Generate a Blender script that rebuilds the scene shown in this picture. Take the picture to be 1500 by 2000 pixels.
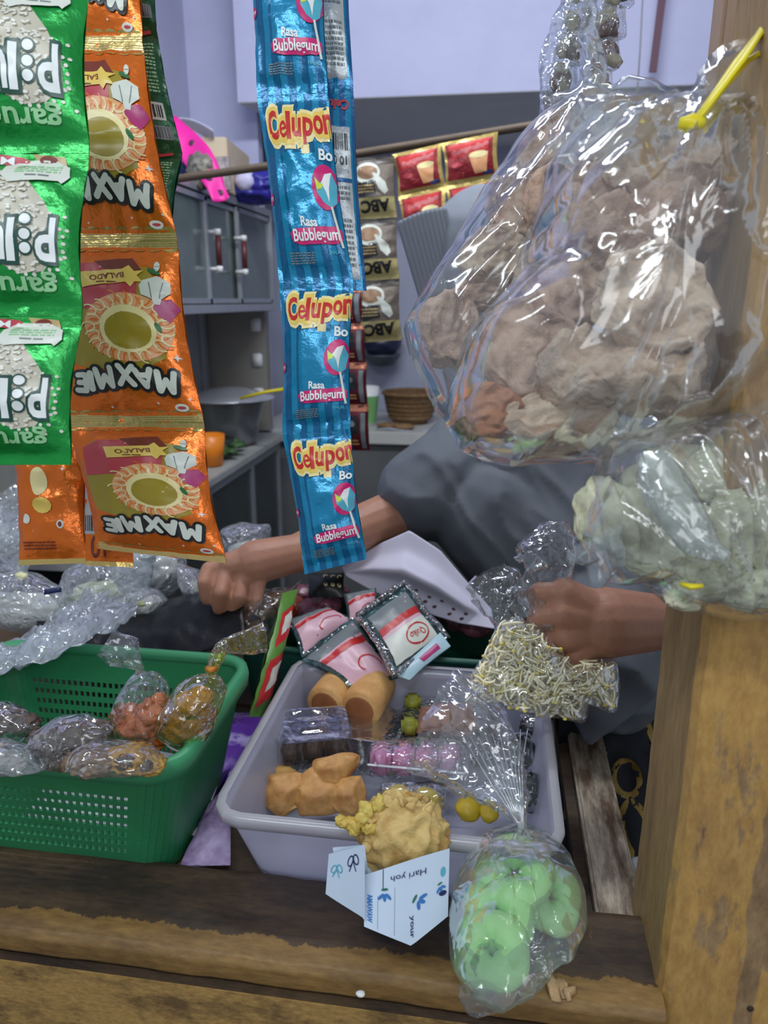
import bpy, bmesh, math, random
from mathutils import Vector, Matrix, noise
from mathutils.geometry import tessellate_polygon

for o in list(bpy.data.objects):
    bpy.data.objects.remove(o)
SC = bpy.context.scene
COL = SC.collection
V = Vector
PI = math.pi
# ------------------------------------------------------------------ camera
FPX = 1444.4
PITCH, YAW, CZ = math.radians(16), math.radians(8.5), 1.45
CF = V((-math.sin(YAW)*math.cos(PITCH), math.cos(YAW)*math.cos(PITCH), -math.sin(PITCH)))
CR = V((math.cos(YAW), math.sin(YAW), 0))
CU = CR.cross(CF)
cam = bpy.data.cameras.new('camera')
camo = bpy.data.objects.new('camera', cam)
COL.objects.link(camo)
camo.location = (0, 0, CZ)
camo.rotation_euler = (PI/2-PITCH, 0, YAW)
cam.sensor_fit = 'VERTICAL'
cam.sensor_height = 36
cam.sensor_width = 27
cam.lens = 26
cam.clip_start = .02
cam.dof.use_dof = True
cam.dof.focus_distance = .70
cam.dof.aperture_fstop = 7.5
SC.camera = camo
# ------------------------------------------------------------------ light
w = bpy.data.worlds.new('world')
SC.world = w
w.use_nodes = True
w.node_tree.nodes['Background'].inputs[0].default_value = (.80, .88, 1, 1)
w.node_tree.nodes['Background'].inputs[1].default_value = .42
def area(name, loc, aim, sx, sy, power, col=(1, 1, 1)):
    l = bpy.data.lights.new(name, 'AREA')
    l.shape = 'RECTANGLE'
    l.size, l.size_y, l.energy, l.color = sx, sy, power, col
    o = bpy.data.objects.new(name, l)
    COL.objects.link(o)
    o.location = loc
    o.rotation_euler = (V(aim)-V(loc)).to_track_quat('-Z', 'Y').to_euler()
area('room_lamp', (-.1, 1.35, 2.70), (-.2, 2.2, 1.2), 1.2, .10, 22, (.90, .95, 1))
area('awning_lamp', (-.5, -.35, 2.5), (-.1, 1.0, 1.2), 1.2, .06, 12, (.84, .93, 1))
area('street_daylight', (.9, -1.6, 2.6), (0, 1.0, 1.1), 1.2, 1.0, 14, (.92, .96, 1))
SC.view_settings.view_transform = 'Standard'
SC.view_settings.look = 'None'
SC.view_settings.gamma = 1
SC.view_settings.use_curve_mapping = False
SC.view_settings.exposure = 0.0
SC.cycles.transparent_max_bounces = 28
SC.cycles.max_bounces = 10

def ray(px, py):
    return CF + CR*((px-750)/FPX) - CU*((py-1000)/FPX)
def W(px, py, D):
    return V((0, 0, CZ)) + ray(px, py)*D
def PZ(px, py, z):
    q = ray(px, py)
    return V((0, 0, CZ)) + q*((z-CZ)/q.z)
def PY(px, py, y):
    q = ray(px, py)
    return V((0, 0, CZ)) + q*(y/q.y)
def depth(p):
    return (p-V((0, 0, CZ))).dot(CF)
# ------------------------------------------------------------------ materials
def lin(c):
    return tuple(((x/255)/12.92 if x/255 <= .04045 else ((x/255+.055)/1.055)**2.4) for x in c)+(1,)
MATS = {}
def mat(name, col, rough=.6, metal=0, var=0, vscale=30, bump=0, bscale=60, col2=None, stretch=None, trans=0, sss=0, coat=0, spec=.5, lo=.35, hi=.65):
    if name in MATS: return MATS[name]
    m = bpy.data.materials.new(name)
    m.use_nodes = True
    nt = m.node_tree
    b = nt.nodes['Principled BSDF']
    c = lin(col)
    b.inputs['Base Color'].default_value = c
    b.inputs['Roughness'].default_value = rough
    b.inputs['Metallic'].default_value = metal
    b.inputs['Specular IOR Level'].default_value = spec
    if trans: b.inputs['Transmission Weight'].default_value = trans
    if coat:
        b.inputs['Coat Weight'].default_value = coat
        b.inputs['Coat Roughness'].default_value = .12
    if sss:
        b.inputs['Subsurface Weight'].default_value = sss
        b.inputs['Subsurface Radius'].default_value = (.01, .005, .003)
        b.inputs['Subsurface Scale'].default_value = .6
    src = None
    if var or bump or col2:
        tc = nt.nodes.new('ShaderNodeTexCoord')
        mp = nt.nodes.new('ShaderNodeMapping')
        nt.links.new(tc.outputs['Object'], mp.inputs[0])
        if stretch: mp.inputs['Scale'].default_value = stretch
        src = mp.outputs[0]
    if var or col2:
        n = nt.nodes.new('ShaderNodeTexNoise')
        n.inputs['Scale'].default_value = vscale
        n.inputs['Detail'].default_value = 6
        n.inputs['Roughness'].default_value = .65
        nt.links.new(src, n.inputs['Vector'])
        r = nt.nodes.new('ShaderNodeValToRGB')
        c2 = lin(col2) if col2 else tuple(max(0, x*(1-var)) for x in c[:3])+(1,)
        c1 = c if col2 else tuple(min(1, x*(1+var*.6)) for x in c[:3])+(1,)
        r.color_ramp.elements[0].color = c2
        r.color_ramp.elements[1].color = c1
        r.color_ramp.elements[0].position = lo
        r.color_ramp.elements[1].position = hi
        nt.links.new(n.outputs['Fac'], r.inputs[0])
        nt.links.new(r.outputs[0], b.inputs['Base Color'])
    if bump:
        n = nt.nodes.new('ShaderNodeTexNoise')
        n.inputs['Scale'].default_value = bscale
        n.inputs['Detail'].default_value = 4
        nt.links.new(src, n.inputs['Vector'])
        bp = nt.nodes.new('ShaderNodeBump')
        bp.inputs['Strength'].default_value = bump
        bp.inputs['Distance'].default_value = .004
        nt.links.new(n.outputs['Fac'], bp.inputs['Height'])
        nt.links.new(bp.outputs[0], b.inputs['Normal'])
    MATS[name] = m
    return m
def film(name, tint=(245, 248, 250), haze=.06, gloss=.10, rough=.10, bump=.6, bscale=45, stretch=None, hazecol=(225, 230, 235)):
    """thin clear plastic: mostly see-through, a little milky, sharp reflections on its creases"""
    if name in MATS: return MATS[name]
    m = bpy.data.materials.new(name)
    m.use_nodes = True
    nt = m.node_tree
    nt.nodes.remove(nt.nodes['Principled BSDF'])
    out = nt.nodes['Material Output']
    N = nt.nodes.new
    tr = N('ShaderNodeBsdfTransparent'); tr.inputs[0].default_value = lin(tint)
    df = N('ShaderNodeBsdfDiffuse'); df.inputs[0].default_value = lin(hazecol)
    tl = N('ShaderNodeBsdfTranslucent'); tl.inputs[0].default_value = lin(hazecol)
    gl = N('ShaderNodeBsdfGlossy'); gl.inputs['Roughness'].default_value = rough
    gl.inputs[0].default_value = (1, 1, 1, 1)
    tc = N('ShaderNodeTexCoord'); mp = N('ShaderNodeMapping')
    if stretch: mp.inputs['Scale'].default_value = stretch
    nt.links.new(tc.outputs['Object'], mp.inputs[0])
    n = N('ShaderNodeTexNoise'); n.noise_type = 'RIDGED_MULTIFRACTAL'
    n.inputs['Scale'].default_value = bscale
    n.inputs['Detail'].default_value = 3
    n.inputs['Distortion'].default_value = .6
    nt.links.new(mp.outputs[0], n.inputs['Vector'])
    vo = N('ShaderNodeTexVoronoi'); vo.feature = 'DISTANCE_TO_EDGE'; vo.inputs['Scale'].default_value = bscale*.8
    dn = N('ShaderNodeTexNoise'); dn.inputs['Scale'].default_value = bscale*.5; dn.inputs['Detail'].default_value = 2
    va = N('ShaderNodeVectorMath'); va.operation = 'MULTIPLY_ADD'
    nt.links.new(mp.outputs[0], dn.inputs['Vector'])
    nt.links.new(dn.outputs['Color'], va.inputs[0]); va.inputs[1].default_value = (.04, .04, .04); nt.links.new(mp.outputs[0], va.inputs[2])
    nt.links.new(va.outputs[0], vo.inputs['Vector'])
    ad = N('ShaderNodeMath'); ad.operation = 'MULTIPLY_ADD'; nt.links.new(vo.outputs['Distance'], ad.inputs[0]); ad.inputs[1].default_value = 2.2
    nt.links.new(n.outputs['Fac'], ad.inputs[2])
    bp = N('ShaderNodeBump'); bp.inputs['Strength'].default_value = bump
    bp.inputs['Distance'].default_value = .004
    nt.links.new(ad.outputs[0], bp.inputs['Height'])
    for s in (gl, df): nt.links.new(bp.outputs[0], s.inputs['Normal'])
    fr = N('ShaderNodeLayerWeight'); fr.inputs['Blend'].default_value = .25
    nt.links.new(bp.outputs[0], fr.inputs['Normal'])
    h2 = N('ShaderNodeMixShader'); h2.inputs[0].default_value = .5
    nt.links.new(df.outputs[0], h2.inputs[1]); nt.links.new(tl.outputs[0], h2.inputs[2])
    hz = N('ShaderNodeMixShader')
    hz.inputs[0].default_value = haze
    nt.links.new(tr.outputs[0], hz.inputs[1]); nt.links.new(h2.outputs[0], hz.inputs[2])
    ml = N('ShaderNodeMath'); ml.operation = 'MULTIPLY_ADD'
    nt.links.new(fr.outputs['Fresnel'], ml.inputs[0])
    ml.inputs[1].default_value = .45; ml.inputs[2].default_value = gloss
    ml.use_clamp = True
    mx = N('ShaderNodeMixShader')
    nt.links.new(ml.outputs[0], mx.inputs[0])
    nt.links.new(hz.outputs[0], mx.inputs[1]); nt.links.new(gl.outputs[0], mx.inputs[2])
    nt.links.new(mx.outputs[0], out.inputs[0])
    MATS[name] = m
    return m
def foil(name, col, rough=.32, metal=.35):
    return mat(name, col, rough, metal, bump=.25, bscale=140, spec=.6)
# ------------------------------------------------------------------ geometry helpers
WL = {}
class G:
    def __init__(s):
        s.v, s.f, s.m = [], [], []
    def add(s, vs, fs, mi=0):
        k = len(s.v)
        s.v += [V(p) for p in vs]
        s.f += [tuple(i+k for i in f) for f in fs]
        s.m += [mi]*len(fs)
        return s
    def grid(s, fn, nu, nv, cu=False, cv=False, mi=0):
        vs = [fn(i/nu, j/nv) for j in range(nv if cv else nv+1) for i in range(nu if cu else nu+1)]
        W_ = nu if cu else nu+1
        H_ = nv if cv else nv+1
        fs = []
        for j in range(nv):
            for i in range(nu):
                a, b = i, (i+1) % W_
                c, d = j, (j+1) % H_
                fs.append((c*W_+a, c*W_+b, d*W_+b, d*W_+a))
        return s.add(vs, fs, mi)
    def box(s, c, size, rot=None, mi=0, bev=0.0):
        c = V(c); x, y, z = size[0]/2, size[1]/2, size[2]/2
        R = rot if rot is not None else Matrix.Identity(3)
        if bev <= 0:
            vs = [c+R@V((a*x, b*y, d*z)) for d in (-1, 1) for b in (-1, 1) for a in (-1, 1)]
            return s.add(vs, [(0, 2, 3, 1), (4, 5, 7, 6), (0, 1, 5, 4), (2, 6, 7, 3), (0, 4, 6, 2), (1, 3, 7, 5)], mi)
        bm = bmesh.new()
        bmesh.ops.create_cube(bm, size=1)
        for q in bm.verts: q.co = V((q.co.x*size[0], q.co.y*size[1], q.co.z*size[2]))
        bmesh.ops.bevel(bm, geom=bm.edges[:], offset=bev, segments=2, affect='EDGES')
        bm.verts.index_update()
        vs = [c+R@q.co for q in bm.verts]
        fs = [tuple(q.index for q in f.verts) for f in bm.faces]
        bm.free()
        return s.add(vs, fs, mi)
    def tube(s, path, rad, n=8, mi=0, cap=True, flat=1.0):
        path = [V(p) for p in path]
        L = len(path)
        if not hasattr(rad, '__len__'): rad = [rad]*L
        vs = []
        up = None
        for i, p in enumerate(path):
            t = (path[min(i+1, L-1)]-path[max(i-1, 0)]).normalized()
            if up is None:
                up = V((0, 0, 1)) if abs(t.z) < .9 else V((1, 0, 0))
            a = t.cross(up)
            a = a.normalized() if a.length > 1e-6 else V((1, 0, 0))
            b = a.cross(t).normalized()
            up = b
            for k in range(n):
                th = 2*PI*k/n
                vs.append(p+(a*math.cos(th)+b*math.sin(th)*flat)*rad[i])
        fs = [(i*n+k, i*n+(k+1) % n, (i+1)*n+(k+1) % n, (i+1)*n+k) for i in range(L-1) for k in range(n)]
        if cap: fs += [tuple(range(n-1, -1, -1)), tuple((L-1)*n+k for k in range(n))]
        return s.add(vs, fs, mi)
    def lathe(s, prof, c, n=24, rot=None, mi=0):
        c = V(c); R = rot if rot is not None else Matrix.Identity(3)
        vs = [c+R@V((r*math.cos(2*PI*k/n), r*math.sin(2*PI*k/n), z)) for r, z in prof for k in range(n)]
        L = len(prof)
        fs = [(i*n+k, i*n+(k+1) % n, (i+1)*n+(k+1) % n, (i+1)*n+k) for i in range(L-1) for k in range(n)]
        return s.add(vs, fs, mi)
    def blob(s, c, rad, sub=4, amp=0, sc=1, seed=0, rot=None, mi=0, fn=None, amp2=0, sc2=4, rid=False):
        bm = bmesh.new()
        bmesh.ops.create_icosphere(bm, subdivisions=sub, radius=1)
        c = V(c); R = rot if rot is not None else Matrix.Identity(3)
        sd = V((seed*7.31, seed*3.17, seed*1.93))
        vs = []
        for q in bm.verts:
            d = q.co.normalized()
            k = 1.0
            if amp:
                x = noise.noise(d*sc+sd)
                k += amp*((1-2*abs(x)) if rid else x)
            if amp2: k += amp2*noise.noise(d*sc2+sd*2)
            p = d*k
            p = V((p.x*rad[0], p.y*rad[1], p.z*rad[2]))
            if fn: p = fn(p)
            vs.append(c+R@p)
        fs = [tuple(q.index for q in f.verts) for f in bm.faces]
        bm.free()
        return s.add(vs, fs, mi)
    def prism(s, poly, depthv, mi=0):
        n = len(poly); poly = [V(p) for p in poly]; d = V(depthv)
        tr = tessellate_polygon([poly])
        fs = [tuple(t) for t in tr]+[tuple(n+i for i in reversed(t)) for t in tr]
        fs += [(i, (i+1) % n, n+(i+1) % n, n+i) for i in range(n)]
        return s.add(poly+[p+d for p in poly], fs, mi)
def rotz(a): return Matrix.Rotation(a, 3, 'Z')
def rotx(a): return Matrix.Rotation(a, 3, 'X')
def roty(a): return Matrix.Rotation(a, 3, 'Y')
def face_rot(n, roll=0):
    """matrix whose Z axis points along n"""
    return V(n).to_track_quat('Z', 'Y').to_matrix() @ Matrix.Rotation(roll, 3, 'Z')
def meta(o, label=None, cat=None, group=None, kind=None):
    if label: o['label'] = label
    if cat: o['category'] = cat
    if group: o['group'] = group
    if kind: o['kind'] = kind
    return o
def thing(name, label, cat, loc, group=None):
    o = bpy.data.objects.new(name, None)
    o.empty_display_size = .02
    COL.objects.link(o)
    o.location = loc
    WL[o.name] = V(loc)
    return meta(o, label, cat, group)
def put(name, g, mats, parent=None, label=None, cat=None, group=None, kind=None, smooth=True, sol=0, off=0, bev=0, loc=None, fixn=False):
    """link the collected geometry (world coordinates) as one mesh object"""
    if not isinstance(mats, (list, tuple)): mats = [mats]
    base = WL[parent.name] if parent is not None else (V(loc) if loc is not None else V((0, 0, 0)))
    me = bpy.data.meshes.new(name)
    me.from_pydata([tuple(p-base) for p in g.v], [], g.f)
    for m in mats: me.materials.append(m)
    me.polygons.foreach_set('material_index', g.m)
    if fixn:
        bm = bmesh.new(); bm.from_mesh(me)
        bmesh.ops.recalc_face_normals(bm, faces=bm.faces)
        bm.to_mesh(me); bm.free()
    me.polygons.foreach_set('use_smooth', [smooth]*len(me.polygons))
    me.update()
    o = bpy.data.objects.new(name, me)
    COL.objects.link(o)
    if parent is not None: o.parent = parent
    elif loc is not None: o.location = base
    WL[o.name] = base
    if sol:
        md = o.modifiers.new('solid', 'SOLIDIFY'); md.thickness = sol; md.offset = off
    if bev:
        md = o.modifiers.new('bevel', 'BEVEL'); md.width = bev; md.segments = 2; md.limit_method = 'ANGLE'
    return meta(o, label, cat, group, kind)
def nz(p, s=1.0, seed=0):
    return noise.noise(V(p)*s+V((seed*5.7, seed*3.3, seed*9.1)))
def ridge(p, s=1.0, seed=0):
    return 1-2*abs(nz(p, s, seed))
def sharp(x, k):
    return (1-min(1, abs(x)*k))**1.6
def resample(poly, n):
    poly = [V((p[0], p[1], 0)) for p in poly]
    L = [0]
    m = len(poly)
    for i in range(m): L.append(L[-1]+(poly[(i+1) % m]-poly[i]).length)
    out = []
    for k in range(n):
        t = L[-1]*k/n
        for i in range(m):
            if L[i+1] >= t: break
        f = (t-L[i])/max(1e-9, L[i+1]-L[i])
        out.append(poly[i].lerp(poly[(i+1) % m], f))
    sm = [(out[k-1]+out[k]*2+out[(k+1) % n])/4 for k in range(n)]
    return sm
def inpoly(x, y, poly):
    c = False
    n = len(poly)
    for i in range(n):
        x1, y1 = poly[i][:2]; x2, y2 = poly[(i+1) % n][:2]
        if (y1 > y) != (y2 > y) and x < (x2-x1)*(y-y1)/(y2-y1)+x1: c = not c
    return c
def pillow(g, outline, D, th, na=72, nr=11, wr=.004, seed=0, knot=None, freq=60, dz=None, mi=0, back=True):
    """a filled bag: outline at depth D, th = half thickness; creases run towards the knot"""
    ol = resample(outline, na)
    cx = sum(p.x for p in ol)/na; cy = sum(p.y for p in ol)/na
    Df = (lambda x, y: D+dz(x, y)) if dz else (lambda x, y: D)
    kp = W(knot[0], knot[1], D) if knot else None
    def P(a, r, side):
        q = ol[int(a) % na]
        x = cx+(q.x-cx)*r; y = cy+(q.y-cy)*r
        p = W(x, y, Df(x, y))
        o = th*math.sqrt(max(0, 1-r**2.4))
        if kp is not None:
            d = p-kp
            ang = math.atan2(d.dot(CR), -d.z-d.y*.2)
            dist = d.length
            wv = sharp(noise.noise(V((ang*3.5+seed*3, dist*5, seed*1.7+side))), 4)*1.5+sharp(noise.noise(V((ang*8+seed*5, dist*9, seed*2.7+side))), 4)*.7 + .9*sharp(nz(p, freq*.55, seed+side), 3.2)-.5
        else:
            wv = sharp(nz(p, freq*.5, seed+side*3), 3)*1.6+sharp(nz(p, freq*1.3, seed), 3)*.5-.5
        return p - CF*side*(o+wr*wv*(1-r**6)) + (CU*nz(p, freq*.6, seed+9)+CR*nz(p, freq*.6, seed+19))*wr*.8
    for side in ((1, -1) if back else (1,)):
        k0 = len(g.v)
        vs = []
        for j in range(nr):
            r = 1-(j/nr)**1.25
            for i in range(na):
                vs.append(P(i, r, side))
        vs.append(P(0, 0, side))
        fs = []
        for j in range(nr-1):
            for i in range(na):
                a, b = j*na+i, j*na+(i+1) % na
                q = (a, b, b+na, a+na)
                fs.append(q if side > 0 else q[::-1])
        c = len(vs)-1
        for i in range(na):
            q = ((nr-1)*na+i, (nr-1)*na+(i+1) % na, c)
            fs.append(q if side > 0 else q[::-1])
        g.add(vs, fs, mi)
    return g
def skirt(g, path, widths, seed=0, n=26, wr=.003, flat=.45, mi=0):
    """gathered film: a crumpled tube that flares and narrows along the path"""
    path = [V(p) for p in path]
    L = len(path)
    def fn(u, v):
        k = v*(L-1); i = min(int(k), L-2); f = k-i
        p = path[i].lerp(path[i+1], f)
        w_ = widths[i]*(1-f)+widths[i+1]*f
        t = (path[i+1]-path[i]).normalized()
        a = t.cross(CF)
        a = a.normalized() if a.length > .01 else CR
        b = a.cross(t)
        th = 2*PI*u
        rr = w_*(1+.28*noise.noise(V((math.cos(th)*3.2+seed, math.sin(th)*3.2, v*2.4))))
        q = p+a*math.cos(th)*rr+b*math.sin(th)*rr*flat
        return q+V((nz(q, 90, seed), nz(q, 90, seed+3), nz(q, 90, seed+5)))*wr
    g.grid(fn, n, max(10, L*5), cu=True, mi=mi)
    return g
def remesh(caps, voxel=.004, smooth=4, extra=None):
    """union of tapered capsules / blobs as one continuous skin; returns a G"""
    g = G()
    for c in caps:
        if len(c) == 4:
            a, ra, b, rb = c
            a, b = V(a), V(b)
            n = 6
            path, rad = [], []
            d = (b-a)
            t = d.normalized() if d.length > 1e-6 else V((0, 0, 1))
            for i in range(5):
                x = PI/2*i/4
                path.append(a-t*ra*math.cos(x)); rad.append(max(1e-4, ra*math.sin(x)))
            for i in range(5):
                x = PI/2*(4-i)/4
                path.append(b+t*rb*math.cos(x)); rad.append(max(1e-4, rb*math.sin(x)))
            g.tube(path, rad, 14)
        else:
            g.blob(c[0], c[1], 3, rot=c[2] if len(c) > 2 else None)
    me = bpy.data.meshes.new('tmp')
    me.from_pydata([tuple(p) for p in g.v], [], g.f)
    o = bpy.data.objects.new('tmp', me)
    COL.objects.link(o)
    md = o.modifiers.new('r', 'REMESH'); md.mode = 'VOXEL'; md.voxel_size = voxel
    if smooth:
        ms = o.modifiers.new('s', 'SMOOTH'); ms.factor = .5; ms.iterations = smooth
    dg = bpy.context.evaluated_depsgraph_get()
    ev = o.evaluated_get(dg)
    m2 = ev.to_mesh()
    out = G()
    out.v = [q.co.copy() for q in m2.vertices]
    out.f = [tuple(p.vertices) for p in m2.polygons]
    out.m = [0]*len(out.f)
    ev.to_mesh_clear()
    bpy.data.objects.remove(o); bpy.data.meshes.remove(me)
    return out
# ------------------------------------------------------------------ flat print: shapes in (s right, t down), 0..1
_tc = {}
def glyphs(body, bold=0.0):
    k = (body, bold)
    if k in _tc: return _tc[k]
    cu = bpy.data.curves.new('t', 'FONT')
    cu.body = body; cu.size = 1; cu.offset = bold; cu.resolution_u = 3
    o = bpy.data.objects.new('t', cu)
    COL.objects.link(o)
    dg = bpy.context.evaluated_depsgraph_get()
    me = o.evaluated_get(dg).to_mesh()
    vs = [(q.co.x, q.co.y) for q in me.vertices]
    fs = [tuple(p.vertices) for p in me.polygons]
    o.evaluated_get(dg).to_mesh_clear()
    bpy.data.objects.remove(o); bpy.data.curves.remove(cu)
    if bold: 
        v0, _ = glyphs(body, 0)
        _tc[k] = (vs, fs); return _tc[k]
    _tc[k] = (vs, fs)
    return _tc[k]
class Design:
    def __init__(s, asp, nu=24, nv=34):
        s.asp, s.nu, s.nv = asp, nu, nv       # asp = height / width
        s.items = []
    def poly(s, pts, m, layer=1):
        tr = tessellate_polygon([[V((p[0], p[1], 0)) for p in pts]])
        s.items.append(([tuple(p) for p in pts], [tuple(t) for t in tr], m, layer))
        return s
    def rect(s, x0, y0, x1, y1, m, layer=1):
        return s.poly([(x0, y0), (x1, y0), (x1, y1), (x0, y1)], m, layer)
    def ell(s, cx, cy, rx, ry, m, layer=1, n=20, rot=0):
        """rx in widths, ry in widths too (aspect is taken care of)"""
        c, q = math.cos(rot), math.sin(rot)
        pts = []
        for k in range(n):
            a = 2*PI*k/n
            x, y = rx*math.cos(a), ry*math.sin(a)
            pts.append((cx+x*c-y*q, cy+(x*q+y*c)/s.asp))
        return s.poly(pts, m, layer)
    def ring(s, cx, cy, rx, ry, th, m, layer=1, n=24, rot=0, a0=0, a1=2*PI):
        c, q = math.cos(rot), math.sin(rot)
        def P(a, k):
            x, y = (rx+k)*math.cos(a), (ry+k)*math.sin(a)
            return (cx+x*c-y*q, cy+(x*q+y*c)/s.asp)
        vs, fs = [], []
        for i in range(n+1):
            a = a0+(a1-a0)*i/n
            vs += [P(a, -th/2), P(a, th/2)]
        for i in range(n): fs.append((2*i, 2*i+1, 2*i+3, 2*i+2))
        s.items.append((vs, fs, m, layer))
        return s
    def star(s, cx, cy, r, k, m, layer=1, inner=.5):
        pts = []
        for i in range(2*k):
            a = PI*i/k; rr = r if i % 2 == 0 else r*inner
            pts.append((cx+rr*math.sin(a), cy-rr*math.cos(a)/s.asp))
        return s.poly(pts, m, layer)
    def text(s, body, cx, cy, wd, m, layer=2, rot=0, bold=.012, arch=0, ysc=1.0, hgt=None):
        vs, fs = glyphs(body, bold)
        v0, _ = glyphs(body, 0)
        x0 = min(p[0] for p in v0); x1 = max(p[0] for p in v0)
        y0 = min(p[1] for p in v0); y1 = max(p[1] for p in v0)
        k = wd/(x1-x0); c, q = math.cos(rot), math.sin(rot)
        if hgt: ysc = hgt/((y1-y0)*k)
        pts = []
        for x, y in vs:
            X = (x-(x0+x1)/2)*k
            Y = -(y-(y0+y1)/2)*k*ysc - arch*(1-(2*X/wd)**2)
            pts.append((cx+X*c-Y*q, cy+(X*q+Y*c)/s.asp))
        s.items.append((pts, fs, m, layer))
        return s
    def line(s, pts, th, m, layer=1):
        for a, b in zip(pts[:-1], pts[1:]):
            d = V((b[0]-a[0], (b[1]-a[1])*s.asp)); L = d.length
            if L < 1e-6: continue
            n = V((-d.y, d.x))/L*th/2
            n = (n.x, n.y/s.asp)
            s.items.append(([(a[0]+n[0], a[1]+n[1]), (b[0]+n[0], b[1]+n[1]), (b[0]-n[0], b[1]-n[1]), (a[0]-n[0], a[1]-n[1])], [(0, 1, 2, 3)], m, layer))
        return s
    def strokes(s, ch, cx, cy, wd, hg, th, m, layer, rot=0):
        """a fat rounded letter drawn with a round brush; y runs down, sizes in widths"""
        P_ = {'M': [[(0, 1), (.14, 0), (.5, .62), (.86, 0), (1, 1)]], 'A': [[(0, 1), (.5, 0), (1, 1)], [(.24, .66), (.76, .66)]], 'X': [[(0, 0), (1, 1)], [(1, 0), (0, 1)]],
              'I': [[(.5, 0), (.5, 1)]], 'E': [[(1, 0), (0, 0), (0, 1), (1, 1)], [(0, .5), (.8, .5)]]}[ch]
        c, q = math.cos(rot), math.sin(rot)
        for pl_ in P_:
            pts = []
            for x, y in pl_:
                X, Y = (x-.5)*wd, (y-.5)*hg
                pts.append((cx+X*c-Y*q, cy+(X*q+Y*c)/s.asp))
            s.line(pts, th, m, layer)
            for p in pts: s.ell(p[0], p[1], th/2, th/2, m, layer, 10)
        return s
    def bars(s, x0, y0, x1, y1, m, layer=3, n=14, seed=1):
        R = random.Random(seed)
        x = x0
        while x < x1:
            wv = (x1-x0)/n*R.choice((.3, .5, .8)); s.rect(x, y0, min(x1, x+wv), y1, m, layer)
            x += wv+(x1-x0)/n*R.choice((.3, .5, .7))
        return s
    def small(s, x0, y0, x1, y1, m, rows=4, layer=3, seed=2):
        """lines of print too small to read"""
        R = random.Random(seed)
        dy = (y1-y0)/rows
        for j in range(rows):
            x = x0
            while x < x1:
                wv = R.uniform(.02, .07)
                s.rect(x, y0+dy*j, min(x1, x+wv), y0+dy*(j+.5), m, layer); x += wv+.012
        return s
    def bake(s):
        if hasattr(s, 'out'): return s.out
        mats = []
        V2, F2, M2, L2 = [], [], [], []
        for vs, fs, m, layer in s.items:
            bm = bmesh.new()
            bv = [bm.verts.new((p[0], p[1], 0)) for p in vs]
            for f in fs:
                try: bm.faces.new([bv[i] for i in f])
                except ValueError: pass
            xs = [p[0] for p in vs]; ys = [p[1] for p in vs]
            for i in range(0, s.nu+1):
                x = i/s.nu
                if min(xs) < x < max(xs):
                    bmesh.ops.bisect_plane(bm, geom=bm.verts[:]+bm.edges[:]+bm.faces[:], plane_co=(x, 0, 0), plane_no=(1, 0, 0), clear_inner=(i == 0), clear_outer=(i == s.nu), dist=1e-6)
            for i in range(0, s.nv+1):
                y = i/s.nv
                if min(ys) < y < max(ys):
                    bmesh.ops.bisect_plane(bm, geom=bm.verts[:]+bm.edges[:]+bm.faces[:], plane_co=(0, y, 0), plane_no=(0, 1, 0), clear_inner=(i == 0), clear_outer=(i == s.nv), dist=1e-6)
            bm.verts.index_update()
            k = len(V2)
            for q in bm.verts:
                V2.append((q.co.x, q.co.y)); L2.append(layer)
            if m not in mats: mats.append(m)
            mi = mats.index(m)
            for f in bm.faces:
                ids = [k+q.index for q in f.verts]
                # wind so that the normal looks out of the print
                a, b, c = (V2[i] for i in ids[:3])
                ar = sum(V2[ids[i]][0]*V2[ids[(i+1) % len(ids)]][1]-V2[ids[(i+1) % len(ids)]][0]*V2[ids[i]][1] for i in range(len(ids)))
                if ar > 0: ids.reverse()
                F2.append(tuple(ids)); M2.append(mi)
            bm.free()
        s.out = (V2, F2, M2, L2, mats)
        return s.out
class Sheet:
    """a quad TL, TR, BR, BL in the world, with bulge and wrinkles; maps (s,t,h) to a point"""
    def __init__(s, q, bulge=.01, seed=0, wr=.0012, seal=.07, edge=None, fold=.002, curl=0):
        s.q = [V(p) for p in q]
        s.n = ((s.q[1]-s.q[0])+(s.q[2]-s.q[3])).cross((s.q[3]-s.q[0])+(s.q[2]-s.q[1])).normalized()
        if s.n.dot(CF) > 0: s.n = -s.n
        s.b, s.seed, s.wr, s.seal, s.fold, s.curl = bulge, seed, wr, seal, fold, curl
        s.w = (s.q[1]-s.q[0]).length; s.h = (s.q[3]-s.q[0]).length
        s.edge = edge or (lambda t: 0)
    def at(s, u, t, h=0, side=1):
        d = s.edge(t)*(1-2*abs(u-.5)) if False else 0
        a = s.q[0].lerp(s.q[1], u); b = s.q[3].lerp(s.q[2], u)
        p = a.lerp(b, t)
        tt = min(1, max(0, (t-s.seal)/(1-2*s.seal)))
        f = max(0, math.sin(PI*tt))**.55*max(0, math.sin(PI*min(1, max(0, u))))**.6
        z = s.b*f
        X, Y = u*s.w, t*s.h
        e = 4*tt*(1-tt)
        z += s.wr*2*ridge((X, Y, 0), 38, s.seed)*min(1, 6*tt*(1-tt)+.1)
        z += s.fold*noise.noise(V((u*9+s.seed*3.1, t*1.6, s.seed)))*(1-e*.75)*(1 if 0 < tt < 1 else .45)
        z += s.wr*.6*nz((X, Y, 0), 110, s.seed+4)
        if s.curl: z += s.curl*math.sin(PI*u)
        # side edges pull in where the pack is full
        pull = .035*s.w*f if s.b else 0
        p = p + (s.q[1]-s.q[0]).normalized()*(.5-u)*2*(.035*s.w*math.sin(PI*tt) if s.b > .003 else 0)
        return p + s.n*(side*z*(1 if side > 0 else .8)+h if side > 0 else -z*.8)
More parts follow.
